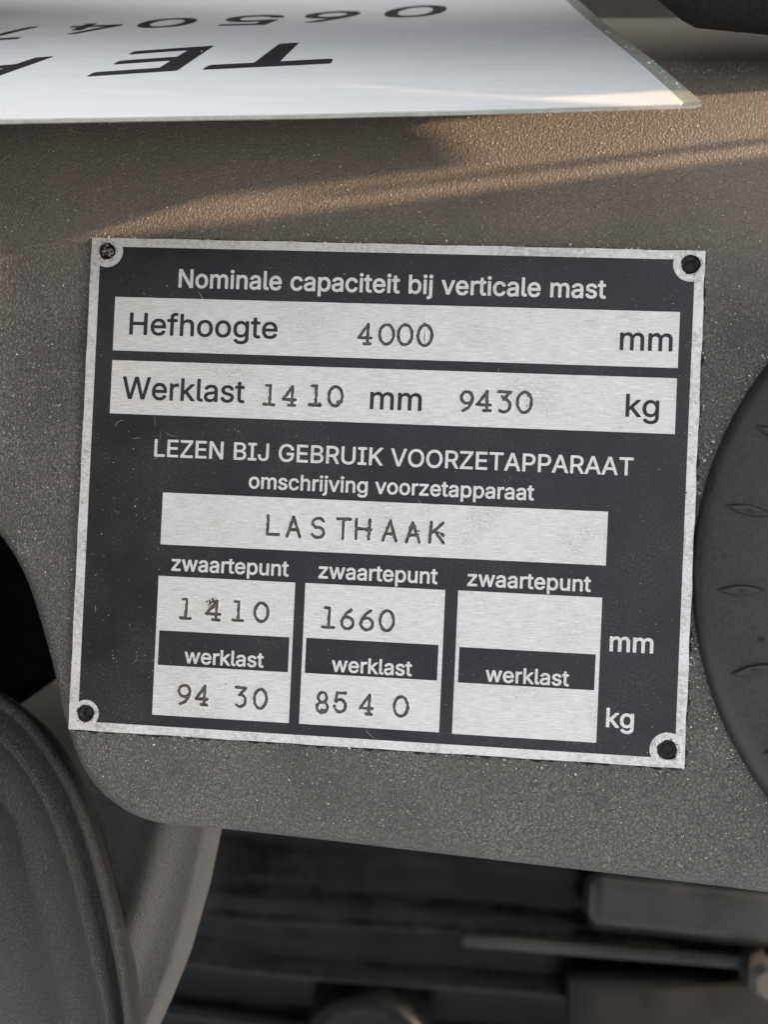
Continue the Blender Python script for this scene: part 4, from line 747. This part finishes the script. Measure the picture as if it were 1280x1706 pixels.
BW, BK = 0.115, 0.085
WZ = (-0.29, 0.016)
lettering("Nominale capaciteit bij verticale mast", -38.42, 38.21, 36.28, 3.30, 'B', M_white, *WZ, plate)
lettering("Hefhoogte", -47.19, -19.79, 27.45, 3.98, 'M', M_print, -0.02, 0.014, fields["r1"])
lettering("mm", 40.95, 50.03, 27.33, 4.05, 'M', M_print, -0.02, 0.014, fields["r1"])
lettering("Werklast", -47.95, -25.27, 15.68, 4.05, 'M', M_print, -0.02, 0.014, fields["r2"])
lettering("mm", -2.52, 6.74, 15.40, 4.05, 'M', M_print, -0.02, 0.014, fields["r2"])
lettering("kg", 42.43, 48.19, 15.68, 3.95, 'M', M_print, -0.02, 0.014, fields["r2"])
lettering("LEZEN BIJ GEBRUIK VOORZETAPPARAAT", -41.45, 44.2, 5.38, 3.12, 'M', M_white, *WZ, plate)
lettering("omschrijving voorzetapparaat", -23.78, 27.21, 0.34, 2.72, 'B', M_white, *WZ, plate)
for a, b, y in ((-37.27, -15.79, -15.22), (-10.38, 10.92, -15.26), (16.19, 37.74, -15.30)):
    lettering("zwaartepunt", a, b, y + .06, 2.75, 'B', M_white, *WZ, plate)
for a, b, y in ((-34.07, -19.57, -31.72), (-7.25, 7.11, -31.72), (20.09, 34.66, -31.9)):
    lettering("werklast", a, b, y, 2.66, 'B', M_white, -0.29, 0.018, plate)
lettering("mm", 41.38, 48.88, -25.36, 3.35, 'B', M_white, *WZ, plate)
lettering("kg", 41.31, 46.09, -38.6, 3.30, 'B', M_white, *WZ, plate)

# rivets sunk in the corner holes
def lathe(name, prof, cx, cy, mat, parent, n=36, wob=0.0, loc=None, sharp=40):
    V, F = [], []
    m = len(prof)
    for k in range(n):
        a = 2 * math.pi * k / n
        for j, (r, z) in enumerate(prof):
            rr = r * (1 + wob * math.sin(3 * a + j) + wob * .7 * math.sin(7 * a + 2 * j))
            V.append((cx + rr * math.cos(a), cy + rr * math.sin(a), z + (wob * .8 * math.sin(5 * a + j * 2) if wob else 0)))
    F = [tuple(f) for f in grid_faces(n, m, True)]
    return pydata(name, V, F, mat, parent, loc, True, sharp)
for k, (x, y, r, _) in enumerate(HOLES):
    lathe("rivet", [(r + .12, 0.012), (r - .05, -0.05), (r - .12, -.55), (r * .62, -.85), (r * .55, -.84), (r * .42, -.70), (r * .22, -.62), (0.001, -.64)],
          x + .1, y - .05, M_hole, plate, wob=.045)
lathe("punched_pit", [(.52, 0.012), (.42, -.1), (.25, -.25), (0.001, -.28)], -45.9, -42.0, M_hole, plate, n=14, wob=.15)

# ------------------------------------------------------------ grit and dust
def grains(name, pts, mat, label, cat):
    """pts: x, y, z, size"""
    base = np.array([(1, 0, 0), (-1, 0, 0), (0, 1, 0), (0, -1, 0), (0, 0, 1), (0, 0, -1)], float)
    tri = np.array([(0, 2, 4), (2, 1, 4), (1, 3, 4), (3, 0, 4), (2, 0, 5), (1, 2, 5), (3, 1, 5), (0, 3, 5)])
    pts = np.array(pts); n = len(pts)
    st = rng.uniform(.55, 1.35, (n, 1, 3)) * np.array([1, 1, .6])
    ang = rng.uniform(0, 6.28, n)
    q = base[None] * st * pts[:, 3][:, None, None]
    c, s = np.cos(ang)[:, None], np.sin(ang)[:, None]
    q = np.stack([q[..., 0] * c - q[..., 1] * s, q[..., 0] * s + q[..., 1] * c, q[..., 2]], -1)
    q[..., 2] += q[..., 0] * rng.uniform(-.4, .4, (n, 1))
    q += pts[:, None, :3]
    verts = q.reshape(-1, 3); faces = (tri[None] + (np.arange(n) * 6)[:, None, None]).reshape(-1, 3)
    me = bpy.data.meshes.new(name)
    me.vertices.add(len(verts)); me.vertices.foreach_set("co", verts.astype(np.float32).ravel())
    me.loops.add(faces.size); me.loops.foreach_set("vertex_index", faces.astype(np.int32).ravel())
    me.polygons.add(len(faces)); me.polygons.foreach_set("loop_start", np.arange(0, faces.size, 3, dtype=np.int32))
    me.update(calc_edges=True); me.validate()
    o = link_mesh(name, me, mat, None, (0, 0, 0))
    tag(o, label, cat, kind='stuff')
    return o

OX = [p.x for p in B][::-1]; OY = [p.y for p in B][::-1]
def inside_panel(x, y): return y > np.interp(x, OX, OY) + 3.2
def on_plate(x, y): return abs(x) < 55.2 and abs(y) < 45.2
CAPC, CAPR = (116.6, -9.9), 61.35
P = []
dens = rng.random((40, 40))
while len(P) < 15000:
    x, y = rng.uniform(-76, 72), rng.uniform(-66, 92)
    if on_plate(x, y) or math.hypot(x - CAPC[0], y - CAPC[1]) < CAPR: continue
    if not inside_panel(x, y): continue
    if dens[int(x + 80) // 6 % 40, int(y + 80) // 6 % 40] < rng.uniform(0, .75): continue
    sz = min(.17, .036 * math.exp(abs(rng.normal(0, .55))))
    P.append((x, y, panel_z(x, y) + sz * .3 + .03, sz))
grains("dust_on_panel", P, M_grain, "pale dust specks scattered over the grained grey panel", "dust")
P = []
while len(P) < 760:                                            # grit swept along the plate's edges and round the dial
    m = rng.random()
    if m < .22: x, y = rng.uniform(-56, 56), -45.3 - abs(rng.normal(0, 1.2))
    elif m < .40: x, y = rng.uniform(-56, 56), 45.2 + abs(rng.normal(0, .7))
    elif m < .55: x, y = 55.3 + abs(rng.normal(0, 1.3)), rng.uniform(-45, 45)
    else:
        a = rng.uniform(2.2, 4.0); r = CAPR + .2 + abs(rng.normal(0, 1.3)); x, y = CAPC[0] + r * math.cos(a), CAPC[1] + r * math.sin(a)
    if on_plate(x, y) or not inside_panel(x, y): continue
    sz = min(.30, .045 * math.exp(abs(rng.normal(0, .75))))
    P.append((x, y, panel_z(x, y) + sz * .4, sz))
grains("grit_beside_plate", P, M_crystal, "white grit gathered along the plate's edges and round the dial", "grit")
P = []
while len(P) < 420:
    x, y = rng.uniform(-54.8, 54.8), rng.uniform(-44.8, 44.8)
    if rng.random() < .25: x, y = rng.uniform(-53, -38), rng.uniform(-44, 5)
    sz = min(.12, .025 * math.exp(abs(rng.normal(0, .7))))
    P.append((x, y, .02 + sz * .3, sz))
for k in range(60): P.append((rng.uniform(-54, 54), 44.95 + rng.normal(0, .08), -.05 + rng.uniform(0, .06), rng.uniform(.04, .16)))
grains("dust_on_plate", P, M_grain, "fine light dust specks lying on the rating plate", "dust")
P = [(-52.0 + rng.normal(0, .65), 42.5 + rng.normal(0, .65), -.5 + rng.uniform(0, .45), rng.uniform(.12, .42)) for _ in range(34)]
grains("metal_crumbs", P, M_debris, "dirty crumbs filling the top left rivet hole of the plate", "debris")
P = []
for k in range(210):                                           # black specks of grime round the rivet holes and along the rim
    if k < 130:
        hx_, hy_, hr_, _ = HOLES[k % 4]; a = rng.uniform(0, 6.28); r = hr_ + .05 + abs(rng.normal(0, .28))
        x, y = hx_ + r * math.cos(a), hy_ + r * math.sin(a)
    elif k < 180: x, y = 54.1 + rng.normal(0, .5), rng.uniform(-44, 20)
    else: x, y = rng.uniform(-54.6, -53.6), rng.uniform(-44, 10)
    if abs(x) > 54.8 or abs(y) > 44.8: continue
    sz = rng.uniform(.03, .13); P.append((x, y, .01, sz))
grains("grime_specks", P, M_grime_speck, "black grime specks round the plate's rivet holes and rim", "grime")

# dark strip painting in the contact shade round the plate's edge
def edge_shade_ring():
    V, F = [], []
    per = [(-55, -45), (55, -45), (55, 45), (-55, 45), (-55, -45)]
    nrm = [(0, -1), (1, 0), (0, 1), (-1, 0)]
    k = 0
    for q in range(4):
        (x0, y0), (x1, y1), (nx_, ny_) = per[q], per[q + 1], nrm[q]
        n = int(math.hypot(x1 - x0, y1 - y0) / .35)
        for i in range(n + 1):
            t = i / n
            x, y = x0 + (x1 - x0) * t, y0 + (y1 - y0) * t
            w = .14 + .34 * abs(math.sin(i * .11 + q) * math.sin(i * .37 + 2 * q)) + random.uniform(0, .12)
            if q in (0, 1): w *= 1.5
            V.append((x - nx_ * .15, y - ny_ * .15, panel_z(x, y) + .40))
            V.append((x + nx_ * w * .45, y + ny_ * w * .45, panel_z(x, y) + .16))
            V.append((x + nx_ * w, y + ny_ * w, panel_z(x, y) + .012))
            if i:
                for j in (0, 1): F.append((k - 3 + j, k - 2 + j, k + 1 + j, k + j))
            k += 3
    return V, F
gv, gf = edge_shade_ring()
M_edge_shade = mat_simple("painted_edge_shade", (0.014, 0.012, 0.010), 0.8, 0.5, 3.0, bump=.8, spec=.2)
tag(pydata("edge_shade", gv, gf, M_edge_shade, None, (0, 0, -1), smooth=True), "dark strip painting in the contact shade along the edges of the rating plate", "grime", kind='stuff')

# hair-fine scratches in the lacquer
V, F = [], []
for k in range(24):
    x, y = (rng.uniform(-52, -38), rng.uniform(-40, 12)) if k % 2 else (rng.uniform(-50, 52), rng.uniform(-43, 43))
    if k < 3: x, y = (-41.5 + k * .9, 10.5 - k * .3)
    a = rng.uniform(0, 6.28); L = rng.uniform(.5, 2.6); c = rng.normal(0, .5)
    w = rng.uniform(.010, .026); n = 7; b0 = len(V)
    for i in range(n):
        t = i / (n - 1); aa = a + c * t
        px, py = x + L * t * math.cos(aa), y + L * t * math.sin(aa)
        ww = w * math.sin(math.pi * (t * .9 + .05))
        V += [(px - ww * math.sin(aa), py + ww * math.cos(aa), .018), (px + ww * math.sin(aa), py - ww * math.cos(aa), .018)]
        if i: F.append((b0 + 2 * i - 2, b0 + 2 * i - 1, b0 + 2 * i + 1, b0 + 2 * i))
sc = pydata("scratches", V, F, M_grain, plate, smooth=False); tag(sc, kind='stuff')

# ------------------------------------------------------------ round dial cap at the right
M_rubber = mat_simple("worn_black_rubber", (0.013, 0.0128, 0.0125), 0.5, 0.3, 1.6, bump=0.35, other=(0.028, 0.027, 0.0255))
dial = empty("rubber_dial", (CAPC[0], CAPC[1], -1), "round dark rubber dial with oval ridges beside the plate's right edge", "dial")
prof = [(CAPR, -1.2), (CAPR, -.3), (CAPR - .4, .7), (CAPR - 1.3, 1.7), (CAPR - 2.8, 2.5), (CAPR - 5.0, 3.1), (CAPR - 8, 3.6), (CAPR - 16, 4.3), (CAPR - 30, 5.0), (10, 5.6), (.01, 5.6)]
lathe("cap_body", prof, CAPC[0], CAPC[1], M_rubber, dial, n=240, sharp=60)
def cap_z(r):
    q = sorted(prof[2:], key=lambda p: p[0])
    return float(np.interp(r, [p[0] for p in q], [p[1] for p in q]))
ridge0 = None
for k in range(-3, 4):
    a = math.radians(180 - 10.5 - 14.2 * (k - 0) + 14.2 * 0)
    rc = CAPR - 6.6
    cx, cy = CAPC[0] + rc * math.cos(a), CAPC[1] + rc * math.sin(a)
    V, F = [], []
    NA, NB = 40, 10
    for i in range(NA):
        t = 2 * math.pi * i / NA
        for j in range(NB):
            q = 1 - j / (NB - 1)
            u, v = 3.9 * q * math.cos(t), 0.95 * q * math.sin(t) * (1 - .55 * abs(math.cos(t)) ** 2.5)
            x = cx + u * math.cos(a) - v * math.sin(a); y = cy + u * math.sin(a) + v * math.cos(a)
            r = math.hypot(x - CAPC[0], y - CAPC[1])
            hgt = -.15 + 1.0 * min(1, (1 - q) * 3.0) ** .7 - .75 * max(0, 1 - q - .38)
            V.append((x, y, cap_z(r) + hgt))
    F = grid_faces(NA, NB, True)
    pydata("oval_ridge", V, F, M_rubber, dial, smooth=True)
lathe("chip", [(.55, 3.5), (.5, 3.8), (.25, 3.95), (.01, 3.95)], 65.5, -21.5, M_black, dial, n=12, wob=.2)

# ------------------------------------------------------------ laminated card sticking out above the plate
CO = Vector((47.09, 58.47, 21.62))
CU = Vector((0.995059, 0.067783, -0.072553)); CV = Vector((-0.099284, 0.673949, -0.732077)); CN = Vector((-0.000722, 0.735663, 0.677348))
def card_pt(u, v, h=0.0):
    w = 0.30 * math.sin(u * 0.045 + 0.5) + 0.18 * math.sin(v * 0.07 + u * .02)
    return CO + CU * u + CV * v + CN * (h + w)
def card_edge(u):
    return float(np.interp(u, [-172, -135, -103, -75.5, -47.3, -21, 0], [-5.4, -3.3, -1.5, -.15, .75, .5, 0.0]))
def card_slab(name, u1, rim, h0, h1, rc, mat, parent, v1=150):
    V, F = [], []
    NU, NV = 110, 60
    tv = [0, .15, .4, .8, 1.3, 2.0, 2.8, 3.6, 4.6] + [4.6 + (v1 - 4.6) * ((k + 1) / (NV - 9)) for k in range(NV - 9)]
    NV = len(tv)
    def grid(h):
        out = []
        for i in range(NU):
            s = i / (NU - 1)
            for t in tv:
                um = u1
                if t < rc: um = u1 - rc + math.sqrt(max(0, rc * rc - (rc - t) ** 2))
                u = -165 + (um + 165) * s
                out.append(card_pt(u, card_edge(u) + rim + t, h))
        return out
    top, bot = grid(h1), grid(h0)
    n = len(top); V = top + bot
    F = [f for f in grid_faces(NU, NV)] + [tuple(reversed([a + n for a in f])) for f in grid_faces(NU, NV)]
    for i in range(NU - 1):
        a, b = i * NV, (i + 1) * NV; F.append((b, a, a + n, b + n))
        a, b = i * NV + NV - 1, (i + 1) * NV + NV - 1; F.append((a, b, b + n, a + n))
    for j in range(NV - 1):
        a = (NU - 1) * NV + j; F.append((a + 1, a, a + n, a + n + 1))
        a = j; F.append((a, a + 1, a + n + 1, a + n))
    return pydata(name, V, F, mat, parent, smooth=False)
def mat_paper():
    n = NT("white_printed_paper_under_film")
    a = n.noise(1.0, 5, 0.65, vec=n.mapping((0.05, 0.5, 0.5), (0, 0, .05)))
    b = n.noise(0.25, 5, 0.7)
    col = n.mix(n.ramp(a, [(0.3, 0.0), (0.7, 1.0)]), (0.68, 0.69, 0.71), (0.76, 0.77, 0.785))
    col = n.mix(n.math('MULTIPLY', n.ramp(b, [(0.45, 0.0), (0.8, 1.0)]), .3), col, (0.60, 0.60, 0.61))
    return n.set(color=col, rough=0.35, spec=0.5, coat=0.4, coat_rough=0.22, normal=n.bump(n.math('MULTIPLY_ADD', a, 1.0, n.math('MULTIPLY', n.noise(1.2, 4, .6), .4)), .25, 0.1))
def mat_film():
    n = NT("cloudy_laminate_film")
    a = n.noise(0.8, 5, 0.65)
    col = n.mix(n.ramp(a, [(0.35, 0.0), (0.7, 1.0)]), (0.36, 0.37, 0.33), (0.52, 0.53, 0.48))
    return n.set(color=col, rough=0.25, trans=0.35, ior=1.45, spec=0.5, normal=n.bump(a, .3, 0.1))
M_paper, M_film = mat_paper(), mat_film()
card = empty("laminated_card", tuple(card_pt(-20, 1)), "white laminated card with upside down black letters, slanting out above the plate", "sign")
card_slab("laminate_film", 0.0, 0.0, -.30, -.05, 2.6, M_film, card)
card_slab("paper", -3.0, 1.3, -.045, .12, .5, M_paper, card)
def hom(q):
    """unit square (0,0)=BL (1,0)=BR (1,1)=TR (0,1)=TL to a quad"""
    TL, TR, BR, BL = q
    src = [(0, 0), (1, 0), (1, 1), (0, 1)]; dst = [BL, BR, TR, TL]
    A, b = [], []
    for (x, y), (u, v) in zip(src, dst):
        A += [[x, y, 1, 0, 0, 0, -u * x, -u * y], [0, 0, 0, x, y, 1, -v * x, -v * y]]; b += [u, v]
    h = np.append(np.linalg.solve(np.array(A, float), np.array(b, float)), 1).reshape(3, 3)
    return lambda x, y: ((h[0] @ (x, y, 1)) / (h[2] @ (x, y, 1)), (h[1] @ (x, y, 1)) / (h[2] @ (x, y, 1)))
def card_glyph(ch, quad, bold):
    adv, loops = glyph(ch)
    xs = [p[0] for lp in loops for p in lp]; ys = [p[1] for lp in loops for p in lp]
    x0, x1, y0, y1 = min(xs), max(xs), min(ys), max(ys)
    me = curve_mesh([[((p[0] - x0) / (x1 - x0) * 10, (p[1] - y0) / (y1 - y0) * 10) for p in lp] for lp in loops], 0, .08)
    bm = bmesh.new(); bm.from_mesh(me)
    bmesh.ops.triangulate(bm, faces=bm.faces[:])
    bmesh.ops.subdivide_edges(bm, edges=[e for e in bm.edges if e.calc_length() > 2.5], cuts=2)
    H = hom(quad)
    for v in bm.verts:
        a = H(v.co.x / 10, v.co.y / 10)
        v.co = card_pt(a[0], a[1], .09 + v.co.z)
    bm.to_mesh(me); bm.free()
    o = link_mesh("lettering", me, M_card_ink, card)
    o['label'] = "black printed character %s" % ch
M_card_ink = mat_simple("black_printing_ink", (0.018, 0.018, 0.020), 0.45, 0.3, 2.0)
card_glyph('T', [(-56.07, 31.04), (-78.31, 27.39), (-72.99, 45.32), (-54.86, 50.85)], .18)
card_glyph('E', [(-82.45, 26.84), (-97.23, 23.33), (-92.78, 41.28), (-78.67, 45.76)], .22)
card_glyph('A', [(-106.80, 21.21), (-125.73, 15.69), (-122.88, 33.20), (-106.79, 37.99)], .18)
for ch, q in (('0', [(-33.64, 75.16), (-46.95, 73.56), (-43.67, 87.07), (-29.52, 88.88)]),
              ('6', [(-53.44, 70.74), (-65.06, 69.09), (-62.10, 81.97), (-49.77, 83.84)]),
              ('5', [(-69.97, 66.93), (-81.62, 65.38), (-79.13, 77.75), (-66.79, 79.50)]),
              ('0', [(-87.77, 64.02), (-98.61, 62.47), (-96.19, 73.74), (-84.75, 75.47)]),
              ('4', [(-102.70, 58.07), (-112.38, 56.55), (-110.40, 67.78), (-100.17, 69.48)]),
              ('7', [(-118.31, 53.11), (-126.88, 51.44), (-125.87, 63.93), (-116.86, 65.82)])):
    card_glyph(ch, q, .1)
P = []
for _ in range(24):
    u, v = rng.uniform(-105, -4), rng.uniform(3, 85)
    q = card_pt(u, v, .2); P.append((q.x, q.y, q.z, rng.uniform(.06, .24)))
for _ in range(16):
    v = rng.uniform(2, 60); q = card_pt(rng.uniform(-2.4, -.1), v, .0); P.append((q.x, q.y, q.z, rng.uniform(.1, .3)))
grains("dust_on_card", P, M_crystal, "white specks stuck on the laminated card", "dust")

# ------------------------------------------------------------ black hood over the top edge
V = []
hx = np.linspace(-170, 150, 129)
for x in hx:
    zb = float(np.interp(x, [-170, -110, -82, -58, -30, 0, 40, 47, 54, 70, 150], [-26, -24, -22, -14, 0, 4, 4, -18, -15.5, -17.5, -19]))
    zt = float(np.interp(x, [-170, 40, 52, 150], [22, 20, 62, 62]))
    hp = [(170, zt - 6), (118, zt), (108, zt - 1), (101, zt - 4), (98.5, zt - 8)]
    col = hp + [(98, z) for z in np.linspace(zt - 10, zb + 7, 6)] + [(98.8, zb + 5.2), (101.4, zb + 2.6), (105.5, zb + .6), (113, zb - 3), (150, zb - 8)]
    fy = float(np.interp(x, [-170, -80, -45, 38, 47, 54, 150], [3, 4, 20, 22, 0, -8, -9]))
    V += [(x, yy + fy * (1 if yy < 130 else 0), zz) for yy, zz in col]
hood = empty("dash_hood", (0, 110, 0), "black hood overhanging the top edge of the panel behind the white card", "hood")
pydata("hood_shell", V, grid_faces(129, len(hp) + 11), M_black, hood, smooth=True)
bevel_box("reflection_blocker", -112, -98, -95, 80, -12, 195, M_black, hood, r=3)  # added unseen wall that darkens reflections on the lacquer's left side

# ------------------------------------------------------------ curved moulding at the lower left
M_mould = mat_grained("grey_moulding_plastic", (0.024, 0.022, 0.0195), (0.080, 0.072, 0.062), cell=1.2, rough=0.55, amount=.45)
def respl(pts, n):
    P = resample(pts, 2.0)
    L = [0]
    for a, b in zip(P[:-1], P[1:]): L.append(L[-1] + (b - a).length)
    t = np.linspace(0, L[-1], n)
    return np.stack([np.interp(t, L, [p.x for p in P]), np.interp(t, L, [p.y for p in P])], 1)
A0 = [(-108, -26), (-88, -34), (-72.6, -42.4), (-65.1, -48.2), (-57.5, -58.3), (-52.1, -70.6), (-47.2, -86.3), (-44.0, -102.7), (-42, -122), (-41.5, -140)]
A1 = [(-106, -36), (-86, -43), (-72.2, -51.1), (-64.5, -59.9), (-57.9, -73.3), (-52.3, -91.3), (-48.7, -103.1), (-46.5, -122), (-46, -140)]
A2 = [(-106, -46), (-88, -52), (-71.5, -63.9), (-66, -78.5), (-60.4, -94.2), (-57.6, -103.8), (-55, -122), (-54, -140)]
A3 = [(-130, -60), (-110, -70), (-92, -84), (-84, -96), (-78, -110), (-74, -125), (-72, -140)]
N_ = 120
a0, a1, a2, a3 = (respl(a, N_) for a in (A0, A1, A2, A3))
cross = [(2.2, -46), (1.1, -26), (.4, -14.5), (.08, -10.6), (.02, -9.4), (.07, -8.3), (.15, -7.9), (.26, -8.3), (.36, -10.6), (.52, -11.6), (.70, -11.0), (.82, -8.9), (.90, -8.0), (.97, -7.9),
         (1.02, -8.4), (1.08, -9.5), (1.25, -10.0), (1.5, -9.9), (1.75, -9.4), (1.92, -9.0), (1.98, -9.3), (2.06, -11.0), (2.2, -11.5), (2.4, -10.4), (2.7, -9.6), (3.0, -11.0)]
V = []
for i in range(N_):
    for s, z in cross:
        k = min(2, int(s)); f = s - k
        p = ((a0, a1, a2, a3)[k][i] * (1 - f) + (a0, a1, a2, a3)[k + 1][i] * f)
        V.append((p[0], p[1], z))
mo = pydata("curved_moulding", V, grid_faces(N_, len(cross)), M_mould, None, (-60, -80, -12), smooth=True)
tag(mo, "curved dark grey moulding with two raised lips at the lower left corner", "moulding")

# ------------------------------------------------------------ column cover behind the panel's lower edge
V = []
ys = np.linspace(-48, -150, 61)
for y in ys:
    xr = float(np.interp(-y, [30, 55, 72, 87, 102.4, 113.7, 150], [-27.5, -30.6, -33.6, -36.2, -40.0, -44.0, -59]))
    for k in range(44):
        d = 62 * (k / 43) ** 1.6
        z = -25.0 - 6 * (1 - min(1, d / 3.0)) ** 2
        z += 2.6 * math.exp(-((d - 13.5 + (y + 100) * .08) / 4.0) ** 2) - 2.0 * smooth((d - 16) / 14)
        z -= 0.30 * max(0.0, y + 72 - d * .12) ** 2
        if k == 0: V.append((xr - 9, y, -60)); V.append((xr - 1.2, y, -37))
        V.append((xr - d, y, z + (y + 60) * 0.05))
F = [tuple(reversed(f)) for f in grid_faces(61, 46)]
M_col = mat_grained("satin_grey_cover_plastic", (0.075, 0.071, 0.065), (0.11, 0.104, 0.095), cell=1.8, rough=0.45, amount=.3)
cc = pydata("column_cover", V, F, M_col, None, (-50, -90, -28), smooth=True)
tag(cc, "smooth grey column cover hanging below the panel's rounded corner", "cover")

# ------------------------------------------------------------ the dark bay below
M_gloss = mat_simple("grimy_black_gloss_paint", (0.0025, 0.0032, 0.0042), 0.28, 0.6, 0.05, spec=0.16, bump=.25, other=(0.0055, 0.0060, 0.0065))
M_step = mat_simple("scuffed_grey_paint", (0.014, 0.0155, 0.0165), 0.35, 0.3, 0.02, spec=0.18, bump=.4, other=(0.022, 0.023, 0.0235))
prof2 = [(-54.0, -231.2), (-115.1, -222.9), (-138.8, -209.0), (-142.9, -202.0), (-145.7, -201.3), (-147.8, -204.8), (-149.2, -214.6), (-173.5, -209.0), (-177.7, -204.1), (-180.5, -199.3), (-183.3, -199.5),
         (-186.0, -204.8), (-187.4, -215.9), (-206.9, -217.3), (-209.7, -210.4), (-212.4, -209.7), (-215.2, -214.6), (-218.0, -228.5), (-237.5, -231.2), (-243.0, -222.9), (-248.6, -225.7), (-262.5, -261.8), (-318.1, -275.7)]
P2 = resample(prof2, .8)
xs = np.linspace(-180, 280, 65)
V = [(x, p.x + 0.9 * math.sin(x * .03) - .012 * x, p.y + 1.5 * math.sin(x * 0.021 + p.x * .05) + 1.6 * max(0.0, math.sin(p.x * .95)) ** 3) for x in xs for p in P2]
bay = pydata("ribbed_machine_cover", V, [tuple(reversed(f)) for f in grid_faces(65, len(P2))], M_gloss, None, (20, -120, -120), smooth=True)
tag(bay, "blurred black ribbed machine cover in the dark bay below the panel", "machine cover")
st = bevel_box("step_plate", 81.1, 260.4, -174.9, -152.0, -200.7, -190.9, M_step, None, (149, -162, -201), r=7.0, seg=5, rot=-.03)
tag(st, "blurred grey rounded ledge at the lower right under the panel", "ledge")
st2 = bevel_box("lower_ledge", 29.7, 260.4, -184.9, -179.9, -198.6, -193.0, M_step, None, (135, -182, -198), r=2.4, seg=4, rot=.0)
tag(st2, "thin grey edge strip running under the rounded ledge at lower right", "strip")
M_tan = mat_simple("tan_reflection_paint", (0.007, 0.0066, 0.0055), 0.6, 0.5, 0.03, spec=0.15, other=(0.0125, 0.0115, 0.0095))
st3 = bevel_box("tan_reflection", 76.9, 204.8, -223.6, -193.0, -209.0, -197.9, M_tan, None, (135, -207, -206), r=4.2, seg=4, rot=.05)  # added block whose tan colour stands in for a reflection
tag(st3, "block painting in a tan reflection at the very bottom right of the view", "reflection")
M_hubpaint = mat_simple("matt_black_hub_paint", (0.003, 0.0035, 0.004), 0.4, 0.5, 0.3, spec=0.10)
hub = empty("round_hub", (-9.3, -237.5, -209.0), "dark round hub at the bottom edge with its top arc catching light", "hub")
lathe("hub_rim", [(30.6, -227), (30.6, -209.5), (29.5, -206.4), (27.5, -205.2), (24, -205.4), (20, -208), (0.01, -207)], -9.3, -246.5, M_hubpaint, hub, n=64)
M_rust = mat_simple("rusty_brown_paint", (0.010, 0.006, 0.0045), 0.6, 0.5, 0.3, other=(0.018, 0.012, 0.009))
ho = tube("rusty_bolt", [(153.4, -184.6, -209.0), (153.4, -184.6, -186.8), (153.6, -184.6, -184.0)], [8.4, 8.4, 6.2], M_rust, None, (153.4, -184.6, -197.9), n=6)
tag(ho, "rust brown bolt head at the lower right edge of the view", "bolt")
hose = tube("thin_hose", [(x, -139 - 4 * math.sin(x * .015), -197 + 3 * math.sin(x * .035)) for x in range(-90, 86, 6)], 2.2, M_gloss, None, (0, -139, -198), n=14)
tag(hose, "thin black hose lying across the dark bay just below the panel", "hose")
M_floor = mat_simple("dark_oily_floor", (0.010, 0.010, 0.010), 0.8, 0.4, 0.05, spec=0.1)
fl = pydata("floor", [(-900, -900, -420), (900, -900, -420), (900, 900, -420), (-900, 900, -420)], [(0, 1, 2, 3)], M_floor, None, (0, 0, -420))
tag(fl, kind='structure')

M_dark = mat_simple("gap_shade_black", (0.0012, 0.0012, 0.0013), 0.9, 0.4, 0.5, spec=0.0)
sh = bevel_box("dark_gap_sheet", -170, -34, -84, 60, -78, -72, M_dark, None, (-100, 0, -75), r=2)  # added black sheet standing in for the deep shade in the gap
tag(sh, "added black sheet that darkens the gap left of the panel", "dark sheet")
